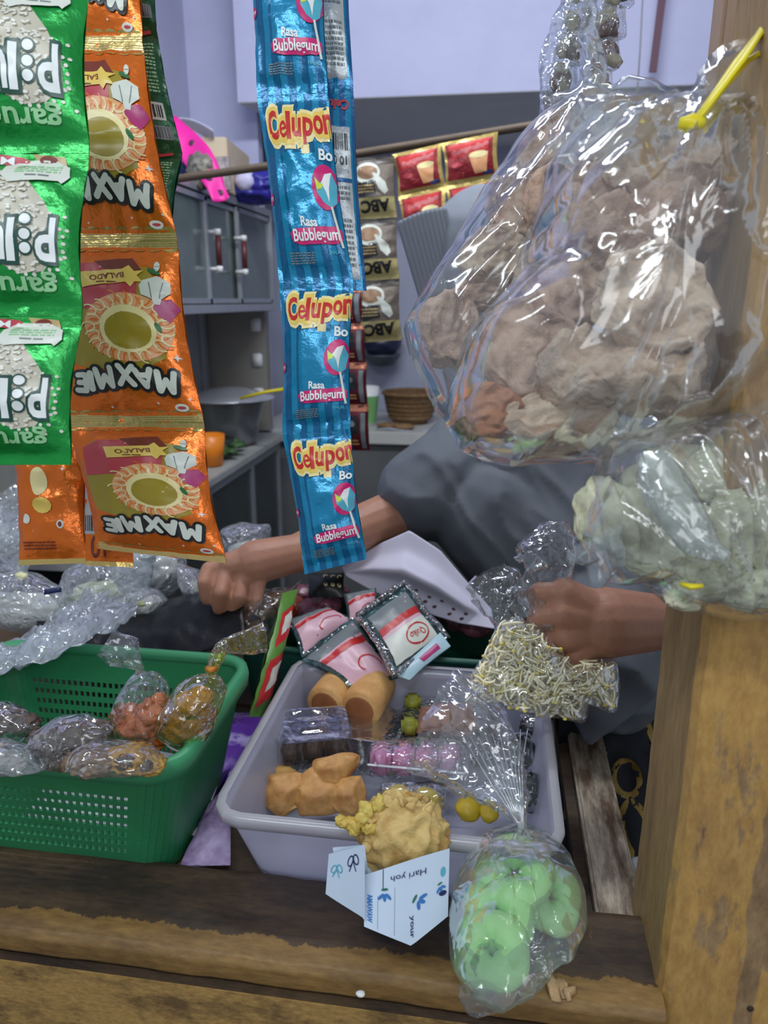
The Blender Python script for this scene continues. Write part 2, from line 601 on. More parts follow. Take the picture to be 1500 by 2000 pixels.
def sachet(parent, sh, design, base, back=None, name='sachet', nu=24, nv=34, printname='printed_design', teeth=True, thin=False, label=None):
    g = G()
    g.grid(lambda u, v: sh.at(u, v), nu, nv)
    g.f = [f[::-1] for f in g.f]
    if not thin:
        k = len(g.v)
        g.grid(lambda u, v: sh.at(u, v, 0, -1)-sh.n*.0004, 12, 17)
    o = put(name, g, base, parent, label=label)
    if design:
        V2, F2, M2, L2, mats = design.bake()
        gg = G()
        gg.v = [sh.at(p[0], p[1], .00025*l+.0002) for p, l in zip(V2, L2)]
        gg.f = list(F2); gg.m = list(M2)
        put(printname, gg, mats, o)
    return o
def quad(*p):
    """p = (px,py,D) x4 -> world"""
    return [W(*a) for a in p]
# ================================================================== the room
LILAC = mat('painted_wall_lilac', (180, 182, 210), .75, var=.05, vscale=6, bump=.1, bscale=30)
GREYP = mat('grey_underside', (206, 208, 208), .8, var=.06, vscale=5)
def struct(name, g, m, **k):
    return put(name, g, m, kind='structure', smooth=False, **k)
g = G(); g.box((0, .9, -.02), (4.2, 6.6, .04)); struct('floor', g, mat('floor_tile', (92, 88, 84), .5, var=.2, vscale=12))
g = G(); g.box((-1.16, 2.1, 1.4), (.06, 3.0, 2.88)); struct('wall_left', g, LILAC)
g = G(); g.box((0, 3.43, 1.4), (2.4, .06, 2.88)); struct('wall_back', g, mat('back_wall_paint', (168, 172, 192), .8, var=.08, vscale=5))
g = G(); g.box((1.2, 2.3, 1.4), (.06, 2.3, 2.88)); struct('wall_right', g, LILAC)
g = G(); g.box((0, 2.2, 2.87), (2.4, 2.6, .06)); struct('ceiling', g, LILAC)
g = G(); g.box((-1.01, 2.85, 1.4), (.26, .05, 2.86)); struct('wall_side', g, LILAC)
g = G(); g.box((.14, 2.665, 2.4625), (2.06, .03, .755)); struct('trim_1', g, LILAC, label='lilac overhead panel')
g = G()
g.add([(-.889, 2.652, 2.083), (1.17, 2.652, 2.083), (1.17, 3.4, 2.06), (-.70, 3.4, 2.06), (-.889, 2.652, 2.10), (1.17, 2.652, 2.10), (1.17, 3.4, 2.10), (-.70, 3.4, 2.10)],
      [(0, 3, 2, 1), (4, 5, 6, 7), (0, 1, 5, 4), (1, 2, 6, 5), (2, 3, 7, 6), (3, 0, 4, 7)])
struct('trim_2', g, GREYP)
# ------------------------------------------------------------------ aluminium and glass wall cupboard
ALU = mat('brushed_aluminium', (176, 180, 186), .38, .6, var=.06, vscale=20)
GLS = mat('grey_green_glass', (92, 104, 102), .12, 0, var=.18, vscale=5, spec=.8)
PANEL = mat('dull_grey_panel', (150, 152, 154), .5, .1, var=.1, vscale=6)
RED = mat('red_brown_grip', (96, 40, 38), .4)
WHT = mat('white_plastic', (232, 232, 230), .4)
cx = -.825
cb = thing('wall_cupboard', 'grey aluminium wall cupboard with glass sliding doors and two handles', 'cupboard', (cx-.14, 2.3, 1.42))
g = G()
g.box((cx-.14, 2.27, 1.745), (.30, .95, .022)); g.box((cx-.14, 2.27, 1.425), (.30, .95, .024))
g.box((cx-.14, 1.80, 1.585), (.30, .02, .30)); g.box((cx-.14, 2.735, 1.585), (.30, .02, .30)); g.box((cx-.28, 2.27, 1.585), (.015, .93, .30))
put('body', g, ALU, cb, smooth=False, bev=.002)
for y0, y1, dx in ((1.81, 2.13, .0), (2.11, 2.42, -.012), (2.38, 2.73, .0)):
    g = G(); g.box((cx+dx-.004, (y0+y1)/2, 1.585), (.006, y1-y0-.02, .27)); d = put('door', g, GLS, cb, smooth=False)
    g = G()
    for yy in (y0+.009, y1-.009): g.box((cx+dx, yy, 1.585), (.012, .018, .29))
    for zz in (1.447, 1.722): g.box((cx+dx, (y0+y1)/2, zz), (.012, y1-y0, .014))
    put('door_frame', g, ALU, d, smooth=False, bev=.001)
for yy in (2.135, 2.36):
    h = thing('handle', None, None, (cx, yy, 1.58)); h.parent = cb; h.location = V((cx, yy, 1.58))-WL[cb.name]
    WL[h.name] = V((cx, yy, 1.58))
    g = G(); g.tube([(cx+.03, yy, 1.545), (cx+.03, yy, 1.625)], .008, 10); put('grip', g, RED, h)
    for zz in (1.535, 1.635):
        g = G()
        g.tube([(cx, yy, zz), (cx+.02, yy, zz), (cx+.032, yy, zz)], [.006, .006, .009], 10)
        g.tube([(cx+.03, yy, zz-.008), (cx+.03, yy, zz+.008)], .0095, 10)
        put('end_cap', g, WHT, h)
# lower glass counter (side and back)
sc = thing('glass_counter', 'grey aluminium counter with dark glass front along the left wall', 'counter', (cx-.14, 2.1, 0))
g = G(); g.box((cx-.14, 2.03, .938), (.32, 1.50, .024), bev=.003); put('countertop', g, mat('pale_counter_top', (172, 174, 170), .4, var=.12, vscale=16), sc, smooth=False)
g = G()
for yy in (1.30, 1.62, 2.02, 2.42, 2.74): g.box((cx-.008, yy, .47), (.022, .026, .90))
for zz in (.03, .905, .50): g.box((cx-.008, 2.03, zz), (.02, 1.46, .026))
g.box((cx-.28, 2.03, .47), (.01, 1.46, .9))
put('frame', g, ALU, sc, smooth=False, bev=.0015)
for y0, y1 in ((1.31, 1.61), (1.63, 2.01), (2.03, 2.41), (2.43, 2.73)):
    g = G(); g.box((cx-.01, (y0+y1)/2, .70), (.006, y1-y0, .38)); put('pane', g, mat('dark_smoky_glass', (58, 66, 66), .1, var=.2, vscale=6), sc, smooth=False)
    g = G(); g.box((cx-.01, (y0+y1)/2, .265), (.006, y1-y0, .44)); put('pane', g, mat('dark_smoky_glass', (58, 66, 66), .1), sc, smooth=False)
# splash panel between counter and cupboard
sp = thing('backsplash', 'dull grey panel on left wall between counter and cupboard', 'panel', (-1.11, 2.3, .95))
for y0, y1, c in ((1.35, 2.02, (134, 134, 128)), (2.06, 2.70, (152, 154, 157))):
    g = G(); g.box((-1.115, (y0+y1)/2, 1.18), (.02, y1-y0, .45)); put('panel', g, mat('panel_%d' % c[0], c, .5, .1, var=.12, vscale=5), sp, smooth=False)
for yy in (2.04, 2.72):
    g = G(); g.box((-1.10, yy, 1.18), (.03, .03, .46)); put('upright', g, ALU, sp, smooth=False)
g = G()
g.box((-.985, 2.79, 1.22), (.24, .05, .52)); lp = put('cupboard_side', g, mat('greige_board', (140, 136, 128), .6, var=.1, vscale=7), smooth=False, loc=(-.98, 2.79, .96), label='narrow beige grey board standing at the end of the left counter', cat='board')
for k in range(3):
    g = G(); g.box((-.90+.0, 2.76, 1.10+k*.13), (.04, .012, .05), bev=.004)
    put('white_clip', g, WHT, lp, label='white plastic clip')
bc = thing('kitchen_counter', 'white topped kitchen counter running along the back wall', 'counter', (0, 3.15, 0))
g = G(); g.box((-.02, 3.12, .925), (1.9, .54, .05), bev=.004); put('countertop', g, mat('off_white_top', (198, 198, 192), .4, var=.06, vscale=12), bc, smooth=False)
g = G(); g.box((-.02, 3.13, .45), (1.86, .50, .90)); put('body', g, mat('grey_cabinet', (104, 106, 106), .5, var=.12, vscale=5), bc, smooth=False)
# rod across the room
g = G(); g.tube([V((-1.13, 1.7, 1.672)), PY(340, 350, 1.7), PY(700, 300, 1.7), PY(1040, 245, 1.7), V((1.17, 1.7, 1.885))], .0085, 12); a = put('hanging_rod', g, mat('dark_wood_rod', (92, 76, 60), .6, var=.3, vscale=20, stretch=(1, 8, 8)), loc=(0, 1.7, 1.75), label='thin brown rod carrying the coffee sachets across the back of the shop', cat='rod')
# ------------------------------------------------------------------ things on top of the cupboard
TOP = 1.757
c0 = PY(455, 300, 2.45)
g = G(); g.box((-.90, 2.42, TOP+.075), (.16, .30, .15), rotz(.1), bev=.003)
bx = put('carton', g, mat('cream_card', (206, 188, 160), .7, var=.08, vscale=8), smooth=False, loc=(-.9, 2.42, TOP), label='cream coloured carton on top of the glass cupboard', cat='box')
g = G(); g.box((-.87, 2.26, TOP+.05), (.15, .012, .09), rotz(.1)); put('printed_side', g, mat('plum_print', (70, 44, 52), .5, var=.5, vscale=20, col2=(200, 190, 190)), bx, smooth=False)
def cloth(fn, nu, nv, m, name, label, cat, sol=.0015, loc=None, **k):
    g = G(); g.grid(fn, nu, nv); o = put(name, g, m, loc=loc or fn(.5, 1), label=label, cat=cat, sol=sol, **k); return o
# pink ribbon with dark dots, white sheet, dark blue plastic
PINK = mat('hot_pink_ribbon', (226, 34, 150), .45)
rp = [(330, 232, 2.05), (352, 262, 2.02), (385, 305, 2.0), (412, 345, 1.98), (432, 390, 1.96)]
def rib(u, v):
    k = v*4; i = min(3, int(k)); f = k-i
    a = W(*rp[i]).lerp(W(*rp[i+1]), f)
    wv = (.016+.014*math.sin(PI*min(1, v*1.15)))
    return a+CR*(u-.5)*2*wv*1.3+CU*(u-.5)*wv*.9-CF*.012*math.sin(u*PI+v*9)
g = G(); g.grid(rib, 8, 30); o = put('ribbon', g, PINK, loc=rib(.5, .9), label='hot pink ribbon with dark dots drooping over the cupboard edge', cat='ribbon', sol=.001)
g = G()
for k, (u, v) in enumerate(((.3, .22), (.65, .35), (.35, .48), (.6, .62), (.4, .78), (.6, .92))):
    p = rib(u, v)-CF*.002; g.blob(p, (.009, .009, .0015), 2, rot=face_rot(-CF))
put('dot', g, mat('dark_dot', (60, 22, 50), .5), o)
def wsh(u, v):
    p = W(328+u*88+v*4, 232+u*22+v*(14+14*u)-10*math.sin(u*PI), 2.12+v*.06); return p
cloth(wsh, 14, 5, mat('white_card', (222, 222, 236), .5), 'paper_sheet', 'white sheet of paper lying over the pink ribbon on the cupboard', 'paper')
def blueb(c, r, col, nm, lb, seed):
    g = G(); g.blob(c, r, 4, .35, 2.2, seed, rid=True); return put('plastic_bag', g, mat(nm, col, .35), loc=c-V((0, 0, r[2])), label=lb, cat='bag')
blueb(W(366, 312, 2.12)+V((0, 0, .0)), (.045, .05, .05), (34, 40, 92), 'navy_plastic', 'small navy blue bag behind the pink ribbon', 3)
blueb(W(505, 366, 2.30), (.085, .05, .04), (44, 42, 140), 'royal_blue_plastic', 'royal blue plastic bag on the cupboard beside the blue sachets', 5)
g = G(); g.blob(W(478, 352, 2.25), (.03, .02, .03), 3, .2, 2, 4); put('tissue_pack', g, mat('pale_lilac_pack', (200, 196, 226), .5), loc=W(478, 372, 2.25), label='pale lilac pack resting on the royal blue bag', cat='pack')
g = G(); g.blob(W(392, 335, 1.99), (.03, .02, .035), 3, .5, 3, 8, rid=True); put('hair_bow', g, mat('dark_bow', (52, 46, 50), .5, var=.6, vscale=60, col2=(150, 146, 130)), loc=W(392, 352, 1.99), label='small dark patterned bow against the pink ribbon', cat='bow')
# ------------------------------------------------------------------ on the left counter
STEEL = mat('pan_metal', (214, 216, 222), .22, .6)
pc = PZ(470, 840, .95)
pc = V((-.93, 2.52, .95))
pan = thing('wok', 'metal wok with a yellow handle on the left counter', 'pan', pc)
g = G(); g.lathe([(.07, .0), (.095, .02), (.10, .08), (.125, .155), (.14, .165), (.137, .168), (.12, .158), (0.001, .10)], pc, 32); put('bowl', g, mat('dull_pan', (142, 144, 146), .35, .6), pan)
g = G(); g.lathe([(.001, .205), (.06, .20), (.12, .182), (.158, .170), (.160, .166), (.134, .163)], pc, 32); put('lid', g, STEEL, pan)
a, b = W(470, 778, 2.46), W(556, 760, 2.44)
g = G(); g.tube([a, a.lerp(b, .5)+V((0, 0, .004)), b], [.010, .011, .012], 10, flat=.5); put('handle', g, mat('yellow_plastic', (224, 206, 30), .35), pan)
g = G(); g.lathe([(.05, 0), (.07, .03), (.075, .055), (.07, .055), (.05, .01)], pc+V((.0, -.19, 0)), 24); put('pot', g, mat('dark_steel', (84, 84, 84), .35, .7), loc=pc+V((0, -.19, 0)), label='small dark metal pot in front of the wok', cat='pot')
oc = PZ(440, 874, .95)
oc = V((-.872, 2.17, .95))
cup = thing('measuring_cup', 'orange plastic cup on the edge of the left counter', 'cup', oc)
g = G(); g.lathe([(.001, .003), (.036, .003), (.046, .098), (.043, .098), (.033, .008), (.001, .008)], oc, 28); put('body', g, mat('orange_plastic', (240, 138, 34), .35, sss=.1), cup)
g = G(); g.tube([oc+V((-.03, -.03, .03)), oc+V((-.06, -.06, .04)), oc+V((-.06, -.06, .08)), oc+V((-.03, -.03, .09))], .006, 8); put('handle', g, mat('orange_plastic', (240, 138, 34), .35), cup)
lb = V((-.90, 2.045, .95))
jr = thing('jar', 'small labelled jar left of the orange cup', 'jar', lb)
g = G(); g.lathe([(.001, 0), (.030, 0), (.032, .05), (.024, .065), (.024, .08), (.001, .08)], lb, 24); put('body', g, WHT, jr)
g = G(); g.lathe([(.0325, .012), (.0330, .048)], lb, 24); put('label_band', g, mat('peach_label', (226, 160, 130), .5, var=.3, vscale=40), jr)
g = G(); g.box(V((-.865, 2.03, .953)), (.06, .10, .008), rotz(.5), bev=.002); put('spoon_rest', g, mat('yellow_red_plastic', (230, 160, 60), .4), loc=(-.865, 2.03, .95), label='flat yellow plastic piece under the small jar', cat='tray', smooth=False)
g = G(); g.box(V((-.85, 1.98, .954)), (.03, .08, .016), rotz(.3), bev=.004); put('peeler', g, mat('purple_plastic', (96, 50, 150), .4), loc=(-.85, 1.98, .95), label='purple plastic tool at the counter edge below the jar', cat='tool', smooth=False)
R = random.Random(3)
lv = thing('leafy_greens', 'small heap of green leaves behind the orange cup', 'vegetable', (-.90, 2.36, .95))
for k in range(12):
    c = V((-.88+R.uniform(-.05, .04), 2.33+R.uniform(-.08, .08), .965+R.uniform(0, .02)))
    g = G(); a = R.uniform(0, 6.3)
    g.grid(lambda u, v: c+rotz(a)@V(((u-.5)*.05*math.sin(PI*v)**.7, (v-.5)*.07, .012*math.sin(u*PI)+.01*math.sin(v*5))), 4, 6)
    put('leaf', g, mat('leaf_green', (62, 96, 50), .5, var=.3, vscale=50), lv, sol=.0008)
g = G(); g.blob((-.86, 2.52, .962), (.012, .012, .011), 2); put('chilli', g, mat('chilli_red', (190, 40, 50), .3), loc=(-.86, 2.52, .95), label='small red chilli pepper beside the wok', cat='chilli')
# ------------------------------------------------------------------ on the back counter
gc = V((-.52, 3.0, .95))
cp = thing('drinking_cup', 'white and green cup on the back counter beside the woven basket', 'cup', gc)
g = G(); g.lathe([(.001, 0), (.036, 0), (.052, .16), (.049, .16), (.034, .008), (.001, .008)], gc, 28); put('body', g, WHT, cp)
g = G(); g.lathe([(.0385, .015), (.050, .125)], gc, 28); put('green_band', g, mat('cup_green', (120, 180, 110), .4, var=.15, vscale=10), cp)
wb = thing('woven_basket', 'brown woven basket on the back counter', 'basket', (-.35, 3.1, .95))
g = G(); g.lathe([(.001, .0), (.07, 0), (.10, .05), (.115, .12), (.118, .125), (.105, .12), (.09, .05), (.001, .01)], (-.35, 3.1, .95), 28); put('body', g, mat('woven_brown', (112, 84, 54), .7, var=.4, vscale=90), wb)
g = G()
for k in range(6): g.lathe([(.088+.006*k-.0005*k*k, .02+.018*k), (.096+.006*k-.0005*k*k, .029+.018*k), (.091+.006*k-.0005*k*k, .037+.018*k)], (-.35, 3.1, .95), 28)
g.lathe([(.114, .118), (.124, .124), (.122, .134), (.110, .130), (.114, .118)], (-.35, 3.1, .95), 28)
put('weave_band', g, mat('woven_tan', (132, 100, 64), .7, var=.3, vscale=60), wb)
g = G()
for k, (x, y, s) in enumerate(((-.42, 2.95, .05), (-.36, 2.93, .045))): g.blob((x, y, .962), (s, .035, .012), 3, .2, 2, k)
put('dried_bread', g, mat('bread_brown', (140, 108, 72), .8, var=.3), loc=(-.39, 2.94, .95), label='brown flattened pieces in front of the woven basket', cat='food')
def pap(u, v): return V((-.47+.24*u+.03*v, 2.89+.10*v, .952+.004*math.sin(u*7)))
cloth(pap, 8, 5, mat('bluish_paper', (190, 194, 208), .6, col2=(96, 104, 170), vscale=22, lo=.3, hi=.42), 'newspaper', 'creased paper with blue print at the edge of the back counter', 'paper')
bh = PY(745, 672, 3.30)
g = G(); g.lathe([(.001, -.06), (.05, -.05), (.085, -.015), (.095, .03), (.091, .03), (.08, -.012), (.001, -.05)], bh, 28); put('bowl', g, mat('navy_bowl', (30, 36, 62), .3), loc=bh-V((0, 0, .06)), label='dark blue bowl hanging on the wall behind the coffee sachets', cat='bowl')
g = G(); g.lathe([(.001, -.10), (.055, -.09), (.085, -.05), (.088, -.045), (.001, -.045)], bh, 28); put('bowl', g, mat('grey_bowl', (70, 74, 84), .4), loc=bh-V((0, 0, .1)), label='grey bowl nested under the dark blue bowl on the wall', cat='bowl')
# cord and strap against the overhead panel
g = G(); g.tube([PY(1258, -60, 2.4), PY(1250, 100, 2.4), PY(1243, 205, 2.4)], .0022, 6); put('cord', g, mat('grey_cord', (120, 118, 122), .6), loc=PY(1250, 60, 2.4), label='thin grey cord hanging in front of the lilac panel', cat='cord')
g = G(); g.box(PY(1287, 45, 2.6), (.022, .006, .26), roty(.04)); put('strap', g, mat('maroon_strap', (92, 58, 74), .6), loc=PY(1287, 105, 2.6), label='short maroon strap hanging in front of the lilac panel', cat='strap', smooth=False)
# ================================================================== the stall counter
def wood(name, c1, c2, c3, stretch, sc1=7, lo=.42, hi=.56, mask=None):
    """worn painted wood; mask = (axis, from, to, raggedness, noise scale, stretch, (c1, c2, c3), invert): a second finish with a ragged edge"""
    m = bpy.data.materials.new(name); m.use_nodes = True
    nt = m.node_tree; b = nt.nodes['Principled BSDF']; N = nt.nodes.new; LK = nt.links.new
    tc = N('ShaderNodeTexCoord')
    def mapped(st):
        mp = N('ShaderNodeMapping'); mp.inputs['Scale'].default_value = st; LK(tc.outputs['Object'], mp.inputs[0]); return mp.outputs[0]
    def noise_(src, sc, det=6):
        n = N('ShaderNodeTexNoise'); n.inputs['Scale'].default_value = sc; n.inputs['Detail'].default_value = det; n.inputs['Roughness'].default_value = .68
        LK(src, n.inputs['Vector']); return n.outputs['Fac']
    def ramp(src, p0, p1, a, c):
        r = N('ShaderNodeValToRGB'); r.color_ramp.elements[0].position = p0; r.color_ramp.elements[1].position = p1
        r.color_ramp.elements[0].color = a; r.color_ramp.elements[1].color = c; LK(src, r.inputs[0]); return r.outputs[0]
    src = mapped(stretch)
    f1 = noise_(src, sc1, 9); f2 = noise_(src, sc1*9, 5)
    def look(a1, a2, a3):
        mx = N('ShaderNodeMix'); mx.data_type = 'RGBA'; mx.blend_type = 'MULTIPLY'; mx.inputs[0].default_value = .55
        LK(ramp(f1, lo, hi, lin(a2), lin(a1)), mx.inputs[6]); LK(ramp(f2, .35, .75, lin(a3), (1, 1, 1, 1)), mx.inputs[7]); return mx.outputs[2]
    out = look(c1, c2, c3)
    if mask:
        ax, a, bb, rag, nsc, st2, cs, extra = mask
        sp_ = N('ShaderNodeSeparateXYZ'); LK(tc.outputs['Object'], sp_.inputs[0])
        nn = noise_(mapped(st2), nsc, 7)
        ma = N('ShaderNodeMath'); ma.operation = 'MULTIPLY_ADD'; LK(nn, ma.inputs[0]); ma.inputs[1].default_value = rag*2; LK(sp_.outputs[ax], ma.inputs[2])
        def step(v, gt):
            mr = N('ShaderNodeMapRange'); mr.inputs['From Min'].default_value = v+rag-.0008; mr.inputs['From Max'].default_value = v+rag+.0008
            if not gt: mr.inputs['To Min'].default_value = 1; mr.inputs['To Max'].default_value = 0
            LK(ma.outputs[0], mr.inputs['Value']); return mr.outputs[0]
        mu = N('ShaderNodeMath'); mu.operation = 'MULTIPLY'; LK(step(a, True), mu.inputs[0]); LK(step(bb, False), mu.inputs[1])
        fac = mu.outputs[0]
        if extra:
            n3 = noise_(mapped(st2), nsc*.45, 6)
            e = N('ShaderNodeMapRange'); e.inputs['From Min'].default_value = extra; e.inputs['From Max'].default_value = extra+.03; LK(n3, e.inputs['Value'])
            mxx = N('ShaderNodeMath'); mxx.operation = 'MAXIMUM'; LK(fac, mxx.inputs[0]); LK(e.outputs[0], mxx.inputs[1]); fac = mxx.outputs[0]
        m2 = N('ShaderNodeMix'); m2.data_type = 'RGBA'; LK(fac, m2.inputs[0]); LK(out, m2.inputs[6]); LK(look(*cs), m2.inputs[7]); out = m2.outputs[2]
    LK(out, b.inputs['Base Color'])
    b.inputs['Roughness'].default_value = .55
    bp = N('ShaderNodeBump'); bp.inputs['Strength'].default_value = .35; bp.inputs['Distance'].default_value = .003
    LK(f1, bp.inputs['Height']); LK(bp.outputs[0], b.inputs['Normal'])
    return m
LEDGE = wood('ledge_wood', (108, 84, 60), (60, 48, 40), (140, 130, 120), (1.2, 4, 4), 6, .38, .72, mask=(1, -.60, -.294, .016, 26, (1.6, .6, .6), ((178, 140, 78), (122, 92, 52), (160, 140, 120)), .68))
OCH = wood('ochre_paint_wood', (186, 146, 76), (150, 108, 52), (150, 130, 110), (1, 3, 3), 9, .36, .56)
OCHW = wood('worn_ochre_wood', (194, 156, 92), (126, 100, 62), (150, 130, 110), (2.2, 5, 5), 7, .36, .52)
DARKW = wood('dark_worn_wood', (112, 88, 62), (62, 50, 42), (140, 130, 120), (1.2, 4, 4), 6, .38, .72)
BARE = wood('bare_weathered_wood', (206, 192, 170), (110, 88, 66), (120, 110, 100), (6, 1.2, 4), 6, .40, .56)
POSTW = wood('post_wood', (206, 164, 94), (176, 138, 86), (190, 170, 150), (4, 4, 1.6), 5, .36, .56, mask=(0, .0, .016, .012, 22, (1, 1, .35), ((176, 146, 106), (128, 102, 76), (180, 165, 150)), .545))
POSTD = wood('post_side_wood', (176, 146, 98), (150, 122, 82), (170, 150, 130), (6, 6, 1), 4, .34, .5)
ct = thing('stall_counter', 'worn ochre painted wooden stall counter along the bottom of the scene', 'counter', (-.3, .8, 0))
LZ = .906
g = G()
def ledge(u, v):
    # cross-section of the front board: top, rounded nose, short front, groove
    prof = [(.582, LZ-.006), (.578, LZ), (.55, LZ), (.52, LZ), (.495, LZ-.0005), (.486, LZ-.003), (.4815, LZ-.009), (.481, LZ-.018), (.482, LZ-.026), (.486, LZ-.030)]
    k = v*(len(prof)-1); i = min(len(prof)-2, int(k)); f = k-i
    y = prof[i][0]*(1-f)+prof[i+1][0]*f; z = prof[i][1]*(1-f)+prof[i+1][1]*f
    x = -.95+u*1.105
    if .02 < v < .98: z += .0012*nz((x, y*2, 0), 14, 2)+.0008*nz((x, y, z), 60, 5); y += .0015*nz((x, 0, 0), 22, 7)
    return V((x, y, z))
nseg = 9
g.grid(ledge, 200, nseg*4)
g.f = [f[::-1] for f in g.f]
put('ledge_board', g, LEDGE, ct, label='dark worn ledge board with yellowed front edge')
g = G(); g.box((-.398, .531, LZ-.045), (1.104, .10, .028)); put('ledge_core', g, DARKW, ct, smooth=False)
g = G(); g.box((-.398, .492, LZ-.088), (1.104, .024, .11), bev=.004); put('front_rail', g, OCHW, ct, smooth=False)
g = G(); g.box((-.398, .500, LZ-.48), (1.104, .02, .67), bev=.003); put('front_panel', g, OCHW, ct, smooth=False)
for k in range(6):
    y0 = .586+k*.108
    g = G(); g.box((-.43, y0+.053, .879), (1.03, .104, .016), bev=.002); put('tabletop_plank', g, DARKW, ct, smooth=False)
g = G()
for k in range(2): g.box((-.9, .62+k*.55, .43), (.04, .04, .86)); g.box((.10, .62+k*.55, .43), (.04, .04, .86))
put('leg', g, DARKW, ct, smooth=False)
# right end of the ledge: triangular top board and bare plank running back
g = G(); g.box((.140, .80, .872), (.046, .44, .022), bev=.003); put('weathered_plank', g, BARE, ct, smooth=False, label='bare grey weathered plank at the right end')
g = G(); g.box((.110, .80, .862), (.012, .44, .018)); put('edge_strip', g, DARKW, ct, smooth=False)
# splintered wood at the ledge edge
g = G()
R = random.Random(5)
sb = PZ(1092, 1955, LZ-.004)
for k in range(9):
    a = PZ(1066+k*6+R.uniform(-4, 4), 1890+k*5+R.uniform(-6, 6), LZ+.003); b = PZ(1082+k*5, 1950+R.uniform(-8, 8), LZ-.004+.003)
    g.tube([a, a.lerp(b, .5)+V((0, 0, .003)), b], [.0008, .0035, .0022], 6, flat=.5)
put('splinter', g, mat('fresh_splinter', (196, 160, 116), .7, var=.4, vscale=80), ct, label='pale splintered chip of wood')
g = G(); g.blob(PZ(704, 1941, LZ-.006), (.004, .003, .002), 2, .3, 2, 1); put('crumb', g, WHT, loc=PZ(704, 1941, LZ-.01), label='tiny white crumb on the front edge of the counter', cat='crumb')
# ------------------------------------------------------------------ post on the right
po = thing('wooden_post', 'thick ochre painted wooden post at the right, stained brown', 'post', (.21, .55, 0))
pl, pf = .152, .498
g = G()
def post(u, v):
    c = [(pl, pf+.115), (pl, pf+.012), (pl+.004, pf+.004), (pl+.012, pf), (pl+.15, pf), (pl+.15, pf+.115)]
    k = u*5; i = min(4, int(k)); f = k-i
    x = c[i][0]*(1-f)+c[i+1][0]*f; y = c[i][1]*(1-f)+c[i+1][1]*f
    z = 2.5*v
    return V((x+.0015*nz((x*2, y*2, z), 10, 1)+.0008*nz((x, y, z), 45, 2), y+.0012*nz((x*3, y, z), 14, 3), z))
g.grid(post, 120, 260)
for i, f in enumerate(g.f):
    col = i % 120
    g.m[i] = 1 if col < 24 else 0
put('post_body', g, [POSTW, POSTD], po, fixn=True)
for x, z in ((.222, .905), (.238, .94), (.228, 1.10)):
    g = G(); g.blob((x, pf-.0005, z), (.0025, .0012, .003), 2, .3, 2, 3); put('nail_hole', g, mat('dark_hole', (58, 44, 34), .8), po)
# upper post behind (lighter, far side of the opening)
g = G(); p = PY(1440, 100, .95)
g.box((p.x+.03, .95, 1.8), (.11, .05, 1.2), bev=.004); put('door_frame_post', g, mat('pale_brown_wood', (168, 140, 116), .6, var=.12, vscale=8, stretch=(4, 4, .6)), loc=(p.x+.03, .95, 1.2), label='pale brown upright board behind the yellow tie, upper right corner', cat='post', smooth=False)
# ================================================================== hanging snack strips
F_GREEN = foil('green_foil', (24, 150, 62), .28, .45)
F_DGREEN = foil('dark_green_foil', (14, 84, 46), .35, .3)
F_LGREEN = foil('light_green_foil', (60, 200, 90), .3, .4)
F_ORANGE = foil('orange_foil', (226, 112, 30), .26, .5)
F_GOLD = foil('gold_foil', (212, 186, 112), .25, .7)
F_BLUE = foil('blue_foil', (22, 134, 178), .25, .3)
F_DBLUE = foil('deep_blue_foil', (10, 96, 142), .25, .3)
F_BLUEB = foil('back_blue_foil', (20, 92, 148), .3, .25)
INK = {}
def ink(n, c, r=.35, m=0): return mat('ink_'+n, c, r, m, spec=.5)
I_WH = ink('white', (232, 236, 234)); I_OW = ink('off_white', (214, 218, 206)); I_BK = ink('black', (26, 26, 28)); I_RED = ink('red', (196, 40, 40))
I_MAG = ink('magenta', (204, 30, 110)); I_YEL = ink('yellow', (232, 200, 96)); I_CREAM = ink('cream', (238, 222, 160)); I_DG = ink('dark_green', (20, 70, 56))
I_LG = ink('pale_green', (150, 206, 150)); I_OR = ink('orange', (228, 120, 40)); I_OL = ink('olive', (160, 140, 40)); I_ROSE = ink('rose', (190, 66, 76))
I_PLUM = ink('plum', (176, 52, 112)); I_PEACH = ink('peach', (232, 168, 116)); I_BR = ink('brown', (120, 50, 34)); I_GR = ink('grey', (120, 128, 130)); I_SIL = foil('silver_info', (186, 190, 192), .35, .3)
I_TEAL = ink('teal', (84, 176, 198)); I_LIME = ink('lime', (206, 220, 60)); I_NAVY = ink('navy', (30, 44, 90)); I_TAN = ink('tan', (186, 160, 110)); I_GRN = ink('leaf', (50, 110, 60))
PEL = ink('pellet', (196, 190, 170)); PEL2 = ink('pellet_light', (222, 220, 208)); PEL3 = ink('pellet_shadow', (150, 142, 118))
# --- green peanut packs, printed upside down
dg = Design(1.08, 26, 30)
R = random.Random(11)
hp = [(.40, .16), (.55, .12), (.68, .20), (.80, .34), (.90, .50), (.90, .64), (.80, .75), (.66, .77), (.50, .70), (.30, .76), (.10, .70), (.02, .5), (.1, .3), (.25, .2)]
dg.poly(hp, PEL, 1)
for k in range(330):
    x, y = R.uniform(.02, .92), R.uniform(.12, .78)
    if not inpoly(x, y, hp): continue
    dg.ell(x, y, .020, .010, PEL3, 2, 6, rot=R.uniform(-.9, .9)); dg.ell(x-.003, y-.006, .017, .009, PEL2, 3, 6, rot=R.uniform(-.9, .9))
for k in range(26):
    a = k/26*2*PI; dg.ell(.72+.21*math.cos(a)*1.0, .585+.19*math.sin(a), .013, .013, PEL2, 2, 6)
for x, y in ((.93, .42), (.945, .50), (.93, .66), (.89, .74), (.96, .78), (.86, .80)): dg.ell(x, y, .013, .011, PEL2, 2, 8)
